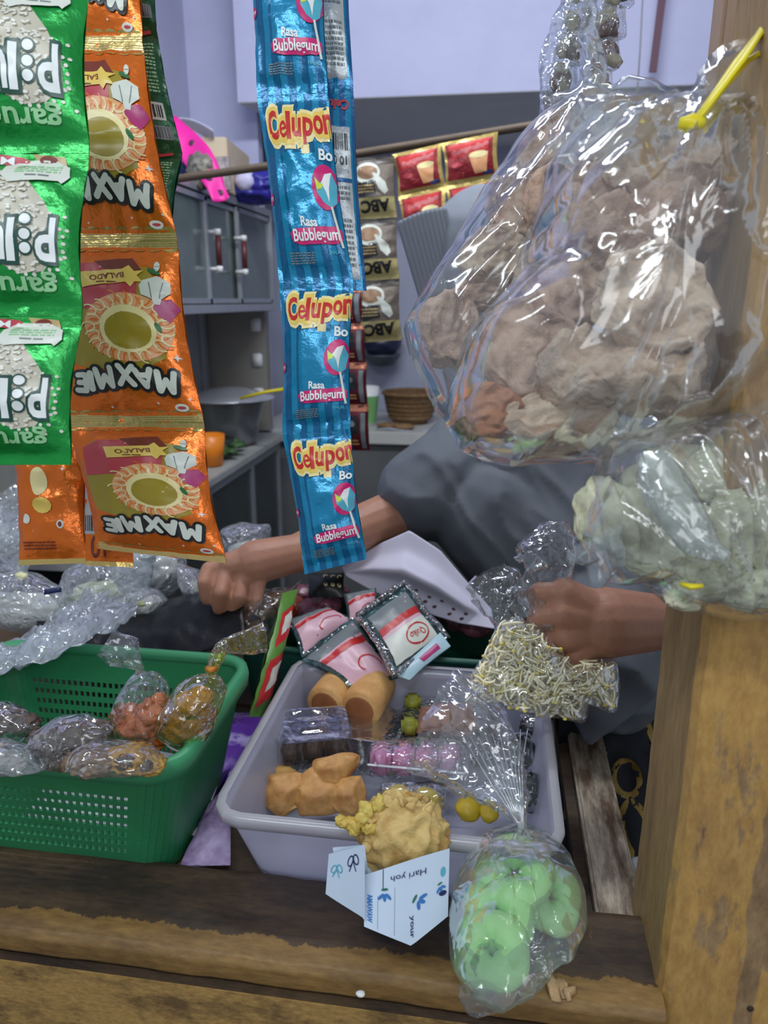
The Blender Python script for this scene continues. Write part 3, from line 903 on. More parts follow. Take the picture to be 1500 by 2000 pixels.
for bold, m, l in ((.085, I_DG, 4), (.022, I_WH, 5)):
    dg.text('P', .825, .565, .105, m, l, rot=PI, bold=bold, hgt=.27)
    dg.text('l', .615, .575, .034, m, l, rot=PI, bold=bold, hgt=.26)
    dg.text('u', .525, .595, .095, m, l, rot=PI, bold=bold, hgt=.20)
    dg.text('s', .405, .605, .09, m, l, rot=PI, bold=bold, hgt=.20)
    e = .012 if m is I_DG else 0
    for yy in (.455, .545, .625): dg.ell(.705, yy, .034+e, .034+e, m, l, 14)
dg.text('garuda', .60, .825, .54, I_LG, 4, rot=PI, bold=.022, hgt=.15)
lbp = [(.52, .10), (.60, .05), (.80, .05), (.90, .10), (.92, .17), (.88, .215), (.86, .20), (.74, .205), (.56, .22), (.51, .17)]
dg.poly(lbp, I_OW, 6); dg.small(.58, .08, .86, .155, I_LG, 4, 7); dg.small(.66, .165, .80, .185, I_GR, 1, 7)
dg.poly([(.0, .02), (.30, .0), (.60, .03), (.66, .06), (.55, .085), (.3, .055), (.0, .07)], I_ROSE, 6)
dg.text('Masulen', .34, .045, .42, I_WH, 7, rot=PI+.06, bold=.01, hgt=.05)
dg.poly([(.66, .01), (.86, .03), (.88, .09), (.70, .07)], I_TAN, 5); dg.ell(.76, .05, .055, .03, I_BR, 6)
ys = [-40, 300, 618, 908]
xr = [186, 186, 172, 150]
st = thing('snack_strip', 'bright green strip of peanut snack packs hanging at the far left', 'snack packs', W(0, -40, .56), None)
for k in range(3):
    sh = Sheet(quad((-140, ys[k], .56), (xr[k]-12, ys[k], .555), (xr[k+1]-12, ys[k+1], .555), (-140, ys[k+1], .56)), .017, 10+k, .0011, .085, fold=.003)
    s_ = sachet(st, sh, dg, F_GREEN)
    gg = G()
    for q in range(7):
        for tt in (.012+.010*q,): gg.grid(lambda u, v: sh.at(u, tt+(v-.5)*.004, .0009), 30, 1)
    if k: put('crimped_seal', gg, F_LGREEN, s_)
# upper edge tape holding it
# --- orange noodle snack packs, printed upside down
dm = Design(1.55, 24, 34)
dm.rect(0, 0, 1, .045, F_GOLD, 1); dm.rect(0, .955, 1, 1, F_GOLD, 1)
for k in range(9):
    dm.ell(.06+k*.11, .047, .055, .03, F_GOLD, 1, 12); dm.ell(.06+k*.11, .953, .055, .03, F_GOLD, 1, 12)
for yy in (.012, .024, .036, .966, .978, .99): dm.rect(0, yy, 1, yy+.004, I_TAN, 2)
dm.poly([(.10, .2), (.2, .15), (.5, .13), (.8, .17), (.86, .3), (.84, .5), (.86, .66), (.7, .72), (.3, .72), (.1, .68), (.06, .5)], I_OL, 1)
dm.poly([(.10, .2), (.25, .14), (.55, .14), (.72, .18), (.70, .36), (.5, .40), (.3, .40), (.08, .42)], I_ROSE, 2)
dm.poly([(.4, .13), (.68, .11), (.76, .19), (.66, .25), (.5, .19)], I_BR, 3)
dm.ell(.62, .50, .33, .29, I_PEACH, 3, 26)
R = random.Random(4)
for k in range(46):
    a = k/46*2*PI; rr = .27+R.uniform(-.03, .05)
    dm.ring(.62+rr*math.cos(a), .50+rr*.86*math.sin(a)/1.55, .055, .04, .012, (I_CREAM if k % 2 else I_OR), 4+k % 2, 10, rot=a, a0=R.uniform(0, 1), a1=4.6)
dm.ell(.62, .51, .21, .20, I_CREAM, 5, 22); dm.ell(.62, .52, .17, .155, I_OL, 6, 22)
dm.poly([(.28, .195), (.62, .18), (.66, .155), (.70, .19), (.77, .185), (.72, .215), (.76, .25), (.70, .25), (.67, .28), (.64, .255), (.30, .28)], I_YEL, 6)
dm.text('BALADO', .50, .222, .26, I_BR, 7, rot=PI-.1, bold=.02); dm.small(.42, .25, .58, .265, I_BR, 1, 7)
# garlic, shallot, leaf, small white oval
dm.poly([(.76, .24), (.86, .215), (.95, .25), (.95, .31), (.88, .345), (.87, .375), (.83, .375), (.82, .345), (.74, .32), (.73, .27)], I_OW, 7)
dm.line([(.80, .25), (.82, .34)], .008, I_GR, 8); dm.line([(.90, .25), (.87, .34)], .008, I_GR, 8)
dm.poly([(.86, .35), (.95, .34), (1.0, .39), (.93, .47), (.86, .44), (.82, .39)], I_PLUM, 6)
dm.ell(.84, .19, .05, .022, I_GRN, 7, rot=.5); dm.ell(.86, .16, .022, .045, I_OW, 7); dm.rect(.84, .1585, .88, .1605, I_BR, 8)
dm.ell(.84, .50, .02, .045, I_GRN, 7, rot=-.4)
dm.ell(.88, .925, .05, .032, I_OW, 3); dm.ell(.88, .925, .03, .012, I_ROSE, 4)
for x, y, r in ((.93, .66, .035), (.8, .60, .022), (.72, .90, .014), (.38, .92, .014), (.95, .88, .016), (.45, .165, .012)): dm.star(x, y, r, 4, I_WH, 4, .3)
for x, wd, ch, h, rr in ((.82, .15, 'M', .15, .12), (.675, .13, 'A', .13, -.05), (.55, .12, 'X', .14, .05), (.385, .15, 'M', .14, -.08), (.275, .035, 'I', .12, .0), (.195, .09, 'E', .12, .08)):
    yy = .775+.018*math.sin(x*9)
    dm.strokes(ch, x, yy, wd*.80, h*1.05, .094, I_BK, 6, PI+rr); dm.strokes(ch, x, yy, wd*.80, h*1.05, .044 if ch != 'I' else .05, I_OW, 8, PI+rr)
st = thing('snack_strip', 'orange and gold strip of noodle snack packs hanging beside the green packs', 'snack packs', W(180, -100, .70))
Q = [((66, -290), (282, -290)), ((66, 85), (278, 85)), ((86, 472), (346, 470)), ((128, 825), (398, 825)), ((190, 1072), (442, 1100))]
for k in range(4):
    a, b = Q[k], Q[k+1]
    D0, D1 = .70-.004*k, .70-.004*(k+1)
    sh = Sheet([W(*a[0], D0+.02), W(*a[1], D0), W(*b[1], D1), W(*b[0], D1+.02)], .017, 30+k, .0012, .05, fold=.003)
    sachet(st, sh, dm, F_ORANGE)
# end of another orange strip behind, seen below the green pack
do = Design(1.5, 20, 26)
do.ell(.40, .38, .13, .16, I_CREAM, 1, 18); do.ell(.46, .56, .15, .09, I_YEL, 3, 12)
for x, y, r in ((.75, .28, .03), (.5, .2, .02), (.3, .75, .012)): do.star(x, y, r, 4, I_WH, 2, .35)
do.ell(.20, .66, .055, .055, I_OW, 2); do.ell(.72, .70, .05, .05, I_OW, 2); do.ell(.72, .70, .025, .03, I_BR, 3)
do.small(.12, .83, .62, .90, I_BR, 3, 2); do.rect(0, .96, 1, 1, F_GOLD, 2)
dback = Design(2.0, 16, 26)
dback.rect(.0, .02, .48, .80, I_SIL, 1); dback.small(.04, .06, .44, .5, I_GR, 16, 2); dback.bars(.02, .68, .98, .78, I_BK, 3, 18); dback.rect(0, .67, 1, .79, I_SIL, 1)
dback.text('10', .3, .88, .3, I_BR, 2, rot=PI, bold=.02); dback.rect(0, .97, 1, 1, F_GOLD, 2)
st = thing('snack_strip', 'orange snack pack end hanging behind, just below the green strip', 'snack packs', W(140, 900, .76))
sh = Sheet(quad((26, 840, .76), (172, 850, .75), (168, 1100, .745), (38, 1104, .75)), .012, 51, .0015, .05)
sachet(st, sh, do, F_ORANGE)
sh = Sheet(quad((165, 800, .75), (235, 800, .76), (262, 1108, .755), (164, 1104, .745)), .008, 52, .0015, .05)
sachet(st, sh, dback, F_ORANGE)
# dark green strip behind
dd = Design(1.5, 20, 26)
dd.rect(.30, .1, .97, .55, F_DGREEN, 1); dd.small(.40, .12, .92, .55, I_LG, 14, 2); dd.rect(.62, .62, .92, .76, I_OW, 2); dd.bars(.64, .64, .90, .74, I_BK, 3, 7)
dd.rect(.50, .80, .95, .90, I_GR, 2); dd.bars(.52, .81, .93, .89, I_BK, 3, 12); dd.poly([(.5, .02), (.9, .0), (.9, .03), (.5, .06)], I_ROSE, 3)
st = thing('snack_strip', 'dark green strip of packs seen from the back behind the orange packs', 'snack packs', W(300, -100, .80))
Q = [((180, -160), (300, -160)), ((190, 65), (306, 60)), ((200, 300), (356, 300)), ((220, 470), (334, 476))]
for k in range(3):
    a, b = Q[k], Q[k+1]
    sachet(st, Sheet([W(*a[0], .80), W(*a[1], .795), W(*b[1], .795), W(*b[0], .80)], .012, 60+k, .0013, .06), dd, F_DGREEN)
# --- blue bubblegum-candy strip
dc = Design(1.9, 24, 36)
for k in range(5): dc.rect(.06+k*.2, 0, .16+k*.2, 1, F_DBLUE, 1)
dc.rect(.30, .34, .78, .74, F_BLUE, 2)
for x, ch, w_, y0, rr in ((.20, 'C', .145, .185, -.12), (.345, 'e', .11, .215, -.05), (.43, 'l', .04, .195, 0), (.545, 'u', .12, .21, .04), (.70, 'p', .13, .23, .05), (.84, 'o', .12, .19, -.1), (.97, 'n', .12, .18, -.1)):
    h = {'C': .30, 'l': .29, 'p': .27}.get(ch, .185)
    dc.text(ch, x, y0-.006, w_*1.04, I_CREAM, 3, rot=rr, bold=.13, hgt=h*1.28)
    dc.text(ch, x, y0-.006, w_*1.02, I_YEL, 4, rot=rr, bold=.09, hgt=h*1.16)
    dc.text(ch, x, y0-.006, w_*.92, I_RED, 5, rot=rr, bold=.012 if ch == 'e' else .03, hgt=h)
dc.text('Bo', .90, .345, .17, I_WH, 5, bold=.03)
dc.ell(.85, .52, .175, .23, I_MAG, 4, 24, rot=.2)
dc.poly([(.72, .47), (.78, .50), (.86, .475), (.95, .44), (1.0, .50), (.97, .60), (.90, .625), (.80, .60), (.73, .55)], I_TEAL, 5)
dc.poly([(.72, .475), (.79, .505), (.84, .49), (.80, .53), (.74, .54)], I_LIME, 6)
dc.poly([(.80, .50), (.86, .455), (.95, .44), (.90, .52), (.88, .60), (.85, .54)], I_WH, 6)
dc.line([(.90, .62), (.96, .83)], .03, I_OW, 7)
dc.text('Rasa', .56, .70, .22, I_WH, 6, rot=.03, bold=.03)
R2 = [(.27, .755), (.34, .735), (.90, .72), (.98, .74), (.98, .79), (.90, .81), (.40, .815), (.30, .80)]
dc.poly(R2, I_MAG, 5); dc.text('Bubblegum', .63, .775, .62, I_WH, 8, rot=-.02, bold=.02, hgt=.15)
dc.small(.22, .85, .56, .91, I_GR, 5, 3); dc.text('HALAL', .86, .85, .16, I_TEAL, 4)
dc.ell(.02, .56, .05, .06, I_MAG, 4, 14); dc.text('m', .03, .56, .05, I_WH, 5)
st = thing('candy_strip', 'blue striped strip of bubblegum candy sachets hanging in the centre', 'candy sachets', W(600, -100, .70))
Q = [((480, -160), (634, -160)), ((502, 188), (640, 182)), ((546, 556), (690, 552)), ((552, 850), (684, 838)), ((595, 1122), (716, 1092))]
for k in range(4):
    a, b = Q[k], Q[k+1]
    sh = Sheet([W(*a[0], .712), W(*a[1], .70), W(*b[1], .70), W(*b[0], .712)], .014, 80+k, .0012, .06, fold=.003)
    sachet(st, sh, dc, F_BLUE)
db = Design(2.4, 18, 34)
for k in range(5): db.rect(.05+k*.2, 0, .15+k*.2, 1, F_BLUE, 1)
db.rect(.30, .20, .92, .95, I_SIL, 2); db.text('Celupon', .6, .075, .62, I_ROSE, 4, rot=PI, bold=.04, hgt=.16)
db.bars(.36, .235, .88, .32, I_BK, 4, 16); db.text('10 01 30', .6, .37, .5, I_BK, 4, rot=PI)
db.rect(.3, .46, .92, .48, F_BLUEB, 4); db.small(.55, .50, .88, .58, I_GR, 3, 4); db.small(.5, .66, .88, .90, I_GR, 9, 4, seed=7)
st = thing('candy_strip', 'blue candy strip turned to its white printed back, right behind the central one', 'candy sachets', W(660, -100, .745))
Q = [((560, -190), (678, -190)), ((575, 172), (690, 175)), ((588, 566), (716, 568))]
for k in range(2):
    a, b = Q[k], Q[k+1]
    sachet(st, Sheet([W(*a[0], .745), W(*a[1], .74), W(*b[1], .74), W(*b[0], .745)], .008, 90+k, .0012, .05), db, F_BLUEB)
# --- dark red coffee strip
de = Design(1.55, 10, 14)
de.rect(0, 0, 1, .14, ink('copper', (190, 120, 90), .3, .5), 1); de.poly([(.1, .25), (.6, .22), (.65, .6), (.2, .7)], I_BK, 2); de.ell(.35, .4, .13, .1, I_GR, 3); de.rect(.72, .18, .9, .95, I_GR, 2)
de.small(.15, .75, .6, .9, I_PEACH, 2, 3)
st = thing('coffee_strip', 'narrow strip of dark red coffee sachets hanging behind the blue strip', 'coffee sachets', PY(680, 310, 1.68))
ys = [306, 358, 410, 485, 560, 632, 708, 790, 880]
for k in range(-4, 4):
    x0, x1 = 660+4*k, 706+4*k
    sachet(st, Sheet([PY(x0, ys[k+4], 1.66), PY(x1+2, ys[k+4], 1.65), PY(x1+4, ys[k+5], 1.65), PY(x0+4, ys[k+5], 1.66)], .010, 110+k, .001, .06), de, foil('maroon_foil', (92, 20, 34), .35, .2), nu=10, nv=14)
# --- sachets on the rod
da = Design(1.05, 18, 20)
da.rect(0, .0, 1, .12, ink('coffee_black', (62, 52, 46)), 1)
da.ell(.40, .26, .30, .18, I_OW, 2, 22); da.ell(.40, .25, .24, .12, ink('coffee_cream', (156, 122, 92)), 3, 22)
da.poly([(.1, .42), (.55, .38), (.6, .60), (.2, .66)], I_BK, 2); da.small(.15, .45, .55, .6, I_TAN, 3, 3)
da.poly([(.52, .26), (.60, .27), (.82, .42), (.88, .56), (.80, .62), (.66, .52), (.60, .40)], I_OW, 4)
da.rect(0, .66, 1, 1, foil('pale_gold', (190, 176, 120), .35, .4), 2)
da.text('ABC', .56, .80, .62, I_BK, 4, rot=PI-.03, bold=.05, hgt=.19)
st = thing('coffee_strip', 'column of black and gold coffee sachets hanging on the rod', 'coffee sachets', PY(740, 300, 1.69))
ys = [304, 424, 544, 664]
for k in range(3):
    q = [PY(683+3*k, ys[k]+6, 1.66), PY(770+5*k, ys[k], 1.655), PY(775+5*k, ys[k+1], 1.655), PY(686+3*k, ys[k+1]+6, 1.66)]
    sachet(st, Sheet(q, .012, 110+k, .0012, .05), da, foil('coffee_foil', (120, 108, 98), .35, .3), nu=18, nv=20)
dr = Design(.92, 16, 16)
dr.rect(.05, .08, .92, .90, foil('red_foil', (140, 24, 36), .35, .2), 1); dr.poly([(.1, .12), (.86, .08), (.84, .34), (.14, .42)], I_RED, 2)
[dr.ell(.20+.075*k_, .30-.012*k_+.02*(k_ % 2), .05, .045+.02*(k_ % 3 == 0), ink('pinkish', (206, 110, 112)), 3, 10) for k_ in range(9)]
dr.poly([(.46, .42), (.84, .38), (.78, .82), (.56, .84)], I_PEACH, 3); dr.ell(.65, .42, .18, .07, I_CREAM, 4); dr.ell(.24, .58, .11, .06, I_ROSE, 3); dr.ell(.8, .84, .1, .05, I_NAVY, 3)
st = thing('drink_sachets', 'red and gold sheet of drink sachets draped over the rod', 'drink sachets', PY(870, 290, 1.68))
xs = ((766, 862, 972), (778, 870, 976), (786, 878, 982)); yy = ((302, 280, 257), (384, 364, 346), (470, 452, 434))
for j in range(2):
    for i in range(2):
        q = [PY(xs[j][i], yy[j][i], 1.665), PY(xs[j][i+1], yy[j][i+1], 1.665), PY(xs[j+1][i+1], yy[j+1][i+1], 1.665), PY(xs[j+1][i], yy[j+1][i], 1.665)]
        sachet(st, Sheet(q, .008, 120+j*2+i, .001, .05), dr, F_GOLD, nu=16, nv=16)
# ================================================================== the shopkeeper
SKIN = mat('skin', (178, 127, 102), .5, var=.10, vscale=30, bump=.12, bscale=260, sss=.15)
GREYS = mat('grey_shirt', (98, 104, 112), .75, var=.05, vscale=10, bump=.15, bscale=500)
HIJ = mat('grey_headscarf', (128, 134, 144), .8, var=.04, vscale=10)
def C(a, ra, b, rb): return (a, ra, b, rb)
hd = W(925, 512, 1.30)
neck = hd+V((.03, .03, -.12)); shL = W(880, 905, 1.26); shR = W(1265, 900, 1.26)
chest = W(1060, 930, 1.30); belly = W(1170, 1180, 1.24); hip = V((.30, 1.18, .84))
elL = W(775, 1003, 1.20); wrL = W(590, 1078, 1.10); haL = W(500, 1098, 1.07)
elR = W(1440, 1170, 1.02); wrR = W(1296, 1215, .84); haR = W(1180, 1216, .815)
caps = [(hd, (.078, .088, .105)), C(neck+V((0, -.01, .05)), .05, neck+V((0, 0, -.06)), .058),
        C(neck+V((0, 0, -.10)), .075, chest, .125), C(shL, .06, chest, .115), C(shR, .06, chest, .115), C(chest, .125, belly, .125), C(belly, .125, hip, .135),
        C(shL, .055, elL, .043), C(elL, .041, wrL, .031), C(shR, .055, elR, .043), C(elR, .040, wrR, .031)]
for s in (-1, 1):
    h = hip+V((s*.085, .0, -.05)); kn = V((hip.x+s*.10, hip.y-.02, .46)); an = V((hip.x+s*.10, hip.y+.02, .08))
    caps += [C(h, .085, kn, .055), C(kn, .052, an, .036), C(an+V((0, .02, -.035)), .033, an+V((0, -.14, -.05)), .024)]
# face: she looks down and away to the left
fd = V((-.62, .55, -.5)).normalized(); fu = (V((0, 0, 1))-fd*fd.z).normalized(); fr = fd.cross(fu)
caps += [C(hd+fd*.082+fu*.005, .010, hd+fd*.092-fu*.02, .014), (hd+fd*.04-fu*.07, (.035, .035, .03)), C(hd+fd*.078-fu*.047-fr*.015, .009, hd+fd*.078-fu*.047+fr*.015, .009)]
def hand(caps, wr, palm, fingers, rp=.030, rw=.027):
    caps.append(C(wr, rw, palm, rp))
    for f in fingers:
        r = f[0]
        for a, b in zip(f[1:-1], f[2:]):
            caps.append(C(a, r, b, r*.90)); r *= .93
# left hand: reaching down, fingertips lowest
k1 = [W(408, 1112, 1.06), W(440, 1124, 1.055), W(474, 1132, 1.055), W(506, 1140, 1.06)]
hand(caps, wrL, haL, [
    (.0125, haL, k1[0], W(399, 1138, 1.045), W(405, 1170, 1.05)),
    (.0130, haL, k1[1], W(432, 1158, 1.035), W(428, 1188, 1.045)),
    (.0120, haL, k1[2], W(468, 1166, 1.04), W(449, 1202, 1.055)),
    (.0110, haL, k1[3], W(500, 1172, 1.05), W(478, 1206, 1.07)),
    (.0130, W(530, 1100, 1.09), W(470, 1130, 1.10), W(446, 1172, 1.10))], .033, .028)
for x, y in ((455, 1105), (490, 1115)): caps.append(C(haL, .028, W(x, y, 1.065), .022))
# right hand: closed fist seen from its back
pk = [W(1105, 1160, .800), W(1100, 1200, .795), W(1105, 1242, .800), W(1122, 1278, .81)]
for p in pk: caps.append(C(haR, .030, p, .0175))
hand(caps, wrR, haR, [
    (.0132, pk[0], W(1052, 1158, .805), W(1050, 1178, .84), W(1100, 1180, .85)),
    (.0136, pk[1], W(1050, 1206, .800), W(1050, 1212, .84), W(1100, 1215, .85)),
    (.0128, pk[2], W(1066, 1252, .805), W(1068, 1252, .84), W(1105, 1250, .85)),
    (.0112, pk[3], W(1100, 1288, .815), W(1102, 1284, .845), W(1125, 1275, .85)),
    (.0140, W(1190, 1180, .84), W(1120, 1160, .86), W(1075, 1175, .865))], .040, .031)
per = thing('person', 'shopkeeper in grey shirt and headscarf reaching over the goods, fist closed on the sprouts', 'person', (hip.x, hip.y, 0))
gb = remesh(caps, .0030, 2)
body = put('body', gb, SKIN, per)
g = G()
for s in (-1, 1):
    c = hd+fd*.078+fu*.012+fr*.03*s
    g.blob(c, (.011, .011, .011), 2)
put('eyes', g, mat('eye_white', (220, 216, 210), .2), body)
# shirt: wide, with a loose short sleeve and a hanging hem
hem1 = W(1150, 1440, .93)
slv = shL.lerp(elL, .62)
sc_ = [C(shL+V((.02, 0, -.005)), .082, slv+V((.01, 0, 0)), .080), C(shL+V((.03, .01, .0)), .09, chest, .155), C(shR, .085, chest, .155), C(shR, .085, shR.lerp(elR, .6), .078),
       C(chest, .165, belly, .165), C(belly, .165, hip+V((0, 0, .02)), .17), C(hip, .17, hip+V((.0, .0, -.12)), .18), C(neck+V((0, 0, -.07)), .085, chest, .13),
       C(W(960, 1010, 1.22), .10, belly, .15), C(belly+V((-.02, -.03, 0)), .13, W(1185, 1310, 1.03), .085), C(W(1170, 1330, .96), .070, W(1152, 1438, .925), .012)]
gs = remesh(sc_, .006, 6)
ax = (elL-shL).normalized()
for i, p in enumerate(gs.v):
    # drapery folds radiating from the armpit and down the side
    rel = p-W(860, 960, 1.2)
    a = math.atan2(rel.dot(CU), rel.dot(CR)); r = rel.length
    q = V((p.x*.9+p.z*.7, p.y*.4, p.z*.35-p.x*.25))
    f = .016*sharp(nz(q, 9, 1), 2.6)+.007*sharp(nz(q, 20, 2), 2.6)+.004*nz(p, 14, 3)
    gs.v[i] = p-CF*f
shirt = put('shirt', gs, GREYS, per)
# headscarf with ribbed front band
hs = [(hd+V((.012, .0, .005)), (.098, .106, .122)), C(hd+V((.03, .02, -.06)), .085, neck+V((.01, 0, -.05)), .08), C(neck+V((.02, .0, -.06)), .085, W(1010, 860, 1.26), .13), C(neck+V((.03, 0, -.06)), .09, W(1130, 800, 1.30), .11)]
gh = remesh(hs, .006, 6)
for i, p in enumerate(gh.v): gh.v[i] = p-CF*(.006*ridge(p, 8, 5))
put('headscarf', gh, HIJ, per)
g = G()
tl, tr, br, bl = W(776, 434, 1.215), W(872, 404, 1.21), W(905, 560, 1.25), W(822, 590, 1.26)
for sgn in (0, 1):
    g.grid(lambda u, v: (tl.lerp(tr, u)).lerp(bl.lerp(br, u), v)-CF*(.012*math.sin(PI*u)+.0022*abs(math.sin(u*PI*11))**.6 - .004*sgn*0) + CF*(.010*sgn)-CR*.02*math.sin(v*PI*.9)*(1-u)*0, 88, 20)
put('ribbed_band', g, mat('ribbed_grey', (138, 144, 154), .8), per, sol=.001, label='finely ribbed grey band of the headscarf')
# ================================================================== big cracker bags, upper right
FILM_BIG = film('bag_film_big', haze=.11, gloss=.07, rough=.11, bump=.9, bscale=20, stretch=(1, 1, .5))
FILM = film('bag_film', haze=.07, gloss=.08, rough=.08, bump=.8, bscale=55)
FILMW = film('bag_film_milky', haze=.30, gloss=.08, rough=.12, bump=.8, bscale=60)
FILMY = film('bag_film_yellow', tint=(236, 226, 150), haze=.10, gloss=.08, rough=.08, bump=.7, bscale=60, hazecol=(226, 214, 130))
CLEAR = film('rigid_clear_plastic', tint=(240, 242, 242), haze=.03, gloss=.08, rough=.06, bump=.10, bscale=70)
CRK = mat('cracker_tan', (204, 172, 148), .75, col2=(150, 116, 96), vscale=34, bump=.9, bscale=110, lo=.3, hi=.6)
CRK2 = mat('cracker_pale', (222, 198, 172), .75, col2=(172, 140, 116), vscale=34, bump=.9, bscale=110, lo=.3, hi=.6)
CRKO = mat('cracker_orange', (190, 130, 92), .75, col2=(150, 96, 66), vscale=30, bump=.4, bscale=80)
CRKG = mat('cracker_greenish', (212, 210, 180), .75, col2=(150, 146, 118), vscale=30, bump=.5, bscale=70, lo=.35, hi=.6)
def chip(parent, px, py, D, rx, ry, m, seed, roll=0, tilt=None, th=.35, name='cracker', fold=.28):
    """a puffed cracker: a thick, folded and dented disc"""
    c = W(px, py, D)
    k = D/FPX
    n = (-CF if tilt is None else (-CF+CR*tilt[0]+CU*tilt[1])).normalized()
    Rm = face_rot(n, roll)
    r1, r2 = rx*k, ry*k
    def fn(p):
        d = math.hypot(p.x/r1, p.y/r2)
        rr = math.hypot(p.x/r1, p.y/r2)
        z = p.z+r1*fold*(nz((p.x/r1, p.y/r2, 0), 1.5, seed)*1.2+.5*sharp(nz((p.x/r1, p.y/r2, 0), 2.1, seed+2), 2.2)+.75*math.exp(-((rr-.86)/.13)**2)-.3*sharp(nz((p.x/r1, p.y/r2, 0), 3.3, seed+5), 3))
        return V((p.x, p.y, z))
    g = G(); g.blob(c, (r1, r2, r1*th), 5, .16, 1.6, seed, Rm, fn=fn, amp2=.10, sc2=5)
    return put(name, g, m, parent)
# bag hung by the yellow tie
B1 = [(1350, 205), (1400, 215), (1470, 230), (1540, 260), (1560, 420), (1500, 600), (1450, 760), (1400, 830), (1300, 880), (1150, 905), (1000, 915), (900, 880), (862, 830), (870, 760), (905, 660), (1000, 560), (1040, 420), (1060, 330), (1130, 250), (1230, 220)]
bg = thing('cracker_bag', 'large clear plastic bag of puffy tan crackers hung by a yellow tie', 'bag', W(1350, 230, .50))
for a in ((1300, 330, .515, 150, 95, CRK2, 1, .1, (0, .5), .45), (1255, 470, .52, 200, 80, CRK, 2, .1, (0, .8), .5), (1272, 592, .468, 124, 106, CRK2, 3, -.5, (.12, .0), .28),
          (1120, 420, .53, 95, 110, CRK, 4, .6, None, .5), (1110, 560, .525, 110, 100, CRK, 5, .2, None, .5), (1210, 735, .49, 165, 92, CRK2, 6, .1, (-.1, .5), .5),
          (1020, 690, .52, 105, 110, CRK, 7, .5, None, .45), (1340, 770, .53, 80, 70, CRK, 8, .9, None, .5), (940, 810, .51, 72, 58, CRKO, 9, .2, None, .6),
          (1070, 840, .515, 120, 55, CRK2, 10, .1, (0, .4), .6), (1420, 400, .54, 90, 120, CRK, 12, .4, None, .4)):
    px, py, D, rx, ry, m, sd, roll, tl_, th = a
    chip(bg, px+(10 if px < 1100 else 0), py-4, D+.006, rx*.97, ry*.97, m, sd, roll, tl_, th)
g = G(); pillow(g, B1, .515, .088, 200, 30, .0050, 3, (1350, 200), 34)
put('bag_film', g, FILM_BIG, bg)
g = G(); skirt(g, [W(1352, 250, .49), W(1360, 215, .488), W(1400, 190, .49), W(1470, 168, .50), W(1560, 150, .51)], [.020, .010, .020, .032, .04], 4, wr=.004)
skirt(g, [W(1350, 240, .488), W(1300, 222, .488), W(1180, 250, .48), W(1080, 300, .475)], [.008, .016, .022, .006], 7, wr=.004, flat=.3)
put('gathered_neck', g, FILM_BIG, bg)
YEL = mat('yellow_raffia', (222, 204, 24), .4, bump=.2)
g = G()
for dx, dd, b0 in ((0, 0, (1530, 10)), (16, .004, (1560, 60)), (8, -.004, (1540, -20))):
    g.tube([W(1345+dx*.5, 250, .440), W(1385+dx, 200-dx, .445+dd), W(1440+dx, 120, .45+dd), W(b0[0], b0[1], .46)], [.0026, .0034, .0036, .0036], 8, flat=.4)
g.blob(W(1352, 240, .442), (.008, .005, .005), 2, .3, 2, 1)
put('yellow_tie', g, YEL, loc=W(1350, 235, .475), label='yellow plastic tie holding the large bag of tan crackers', cat='tie')
# second bag behind and to the left
B2 = [(1130, 175), (1180, 190), (1230, 230), (1200, 400), (1120, 600), (1000, 740), (900, 860), (850, 800), (800, 700), (788, 640), (830, 560), (880, 490), (930, 380), (1000, 290), (1060, 225)]
bg = thing('cracker_bag', 'clear plastic bag of tan crackers hanging behind and left of the biggest bag', 'bag', W(1130, 190, .64))
for a in ((1075, 300, .665, 95, 80, CRK, 21, .7, None, .5), (1010, 400, .66, 85, 80, CRK, 22, .4, None, .5), (945, 500, .65, 72, 62, CRK2, 23, .2, None, .6), (935, 575, .67, 82, 40, CRK, 24, .1, None, .5),
          (862, 640, .65, 66, 84, CRK, 25, -.2, (.2, 0), .6), (960, 680, .67, 80, 75, CRK, 26, .3, None, .5), (1080, 470, .68, 80, 85, CRK, 27, .1, None, .5)):
    px, py, D, rx, ry, m, sd, roll, tl_, th = a
    chip(bg, px+14, py+4, D+.008, rx*.90, ry*.90, m, sd, roll, tl_, th)
g = G(); pillow(g, B2, .665, .070, 170, 26, .0050, 13, (1140, 170), 34); put('bag_film', g, FILM_BIG, bg)
g = G(); skirt(g, [W(1140, 215, .64), W(1150, 175, .64), W(1165, 130, .64), W(1150, 60, .65), W(1150, -40, .66)], [.03, .014, .010, .008, .006], 5, wr=.003)
skirt(g, [W(1180, 215, .63), W(1240, 200, .62), W(1300, 225, .62), W(1340, 240, .61)], [.02, .022, .022, .008], 9, wr=.004, flat=.4)
put('gathered_neck', g, FILM_BIG, bg)
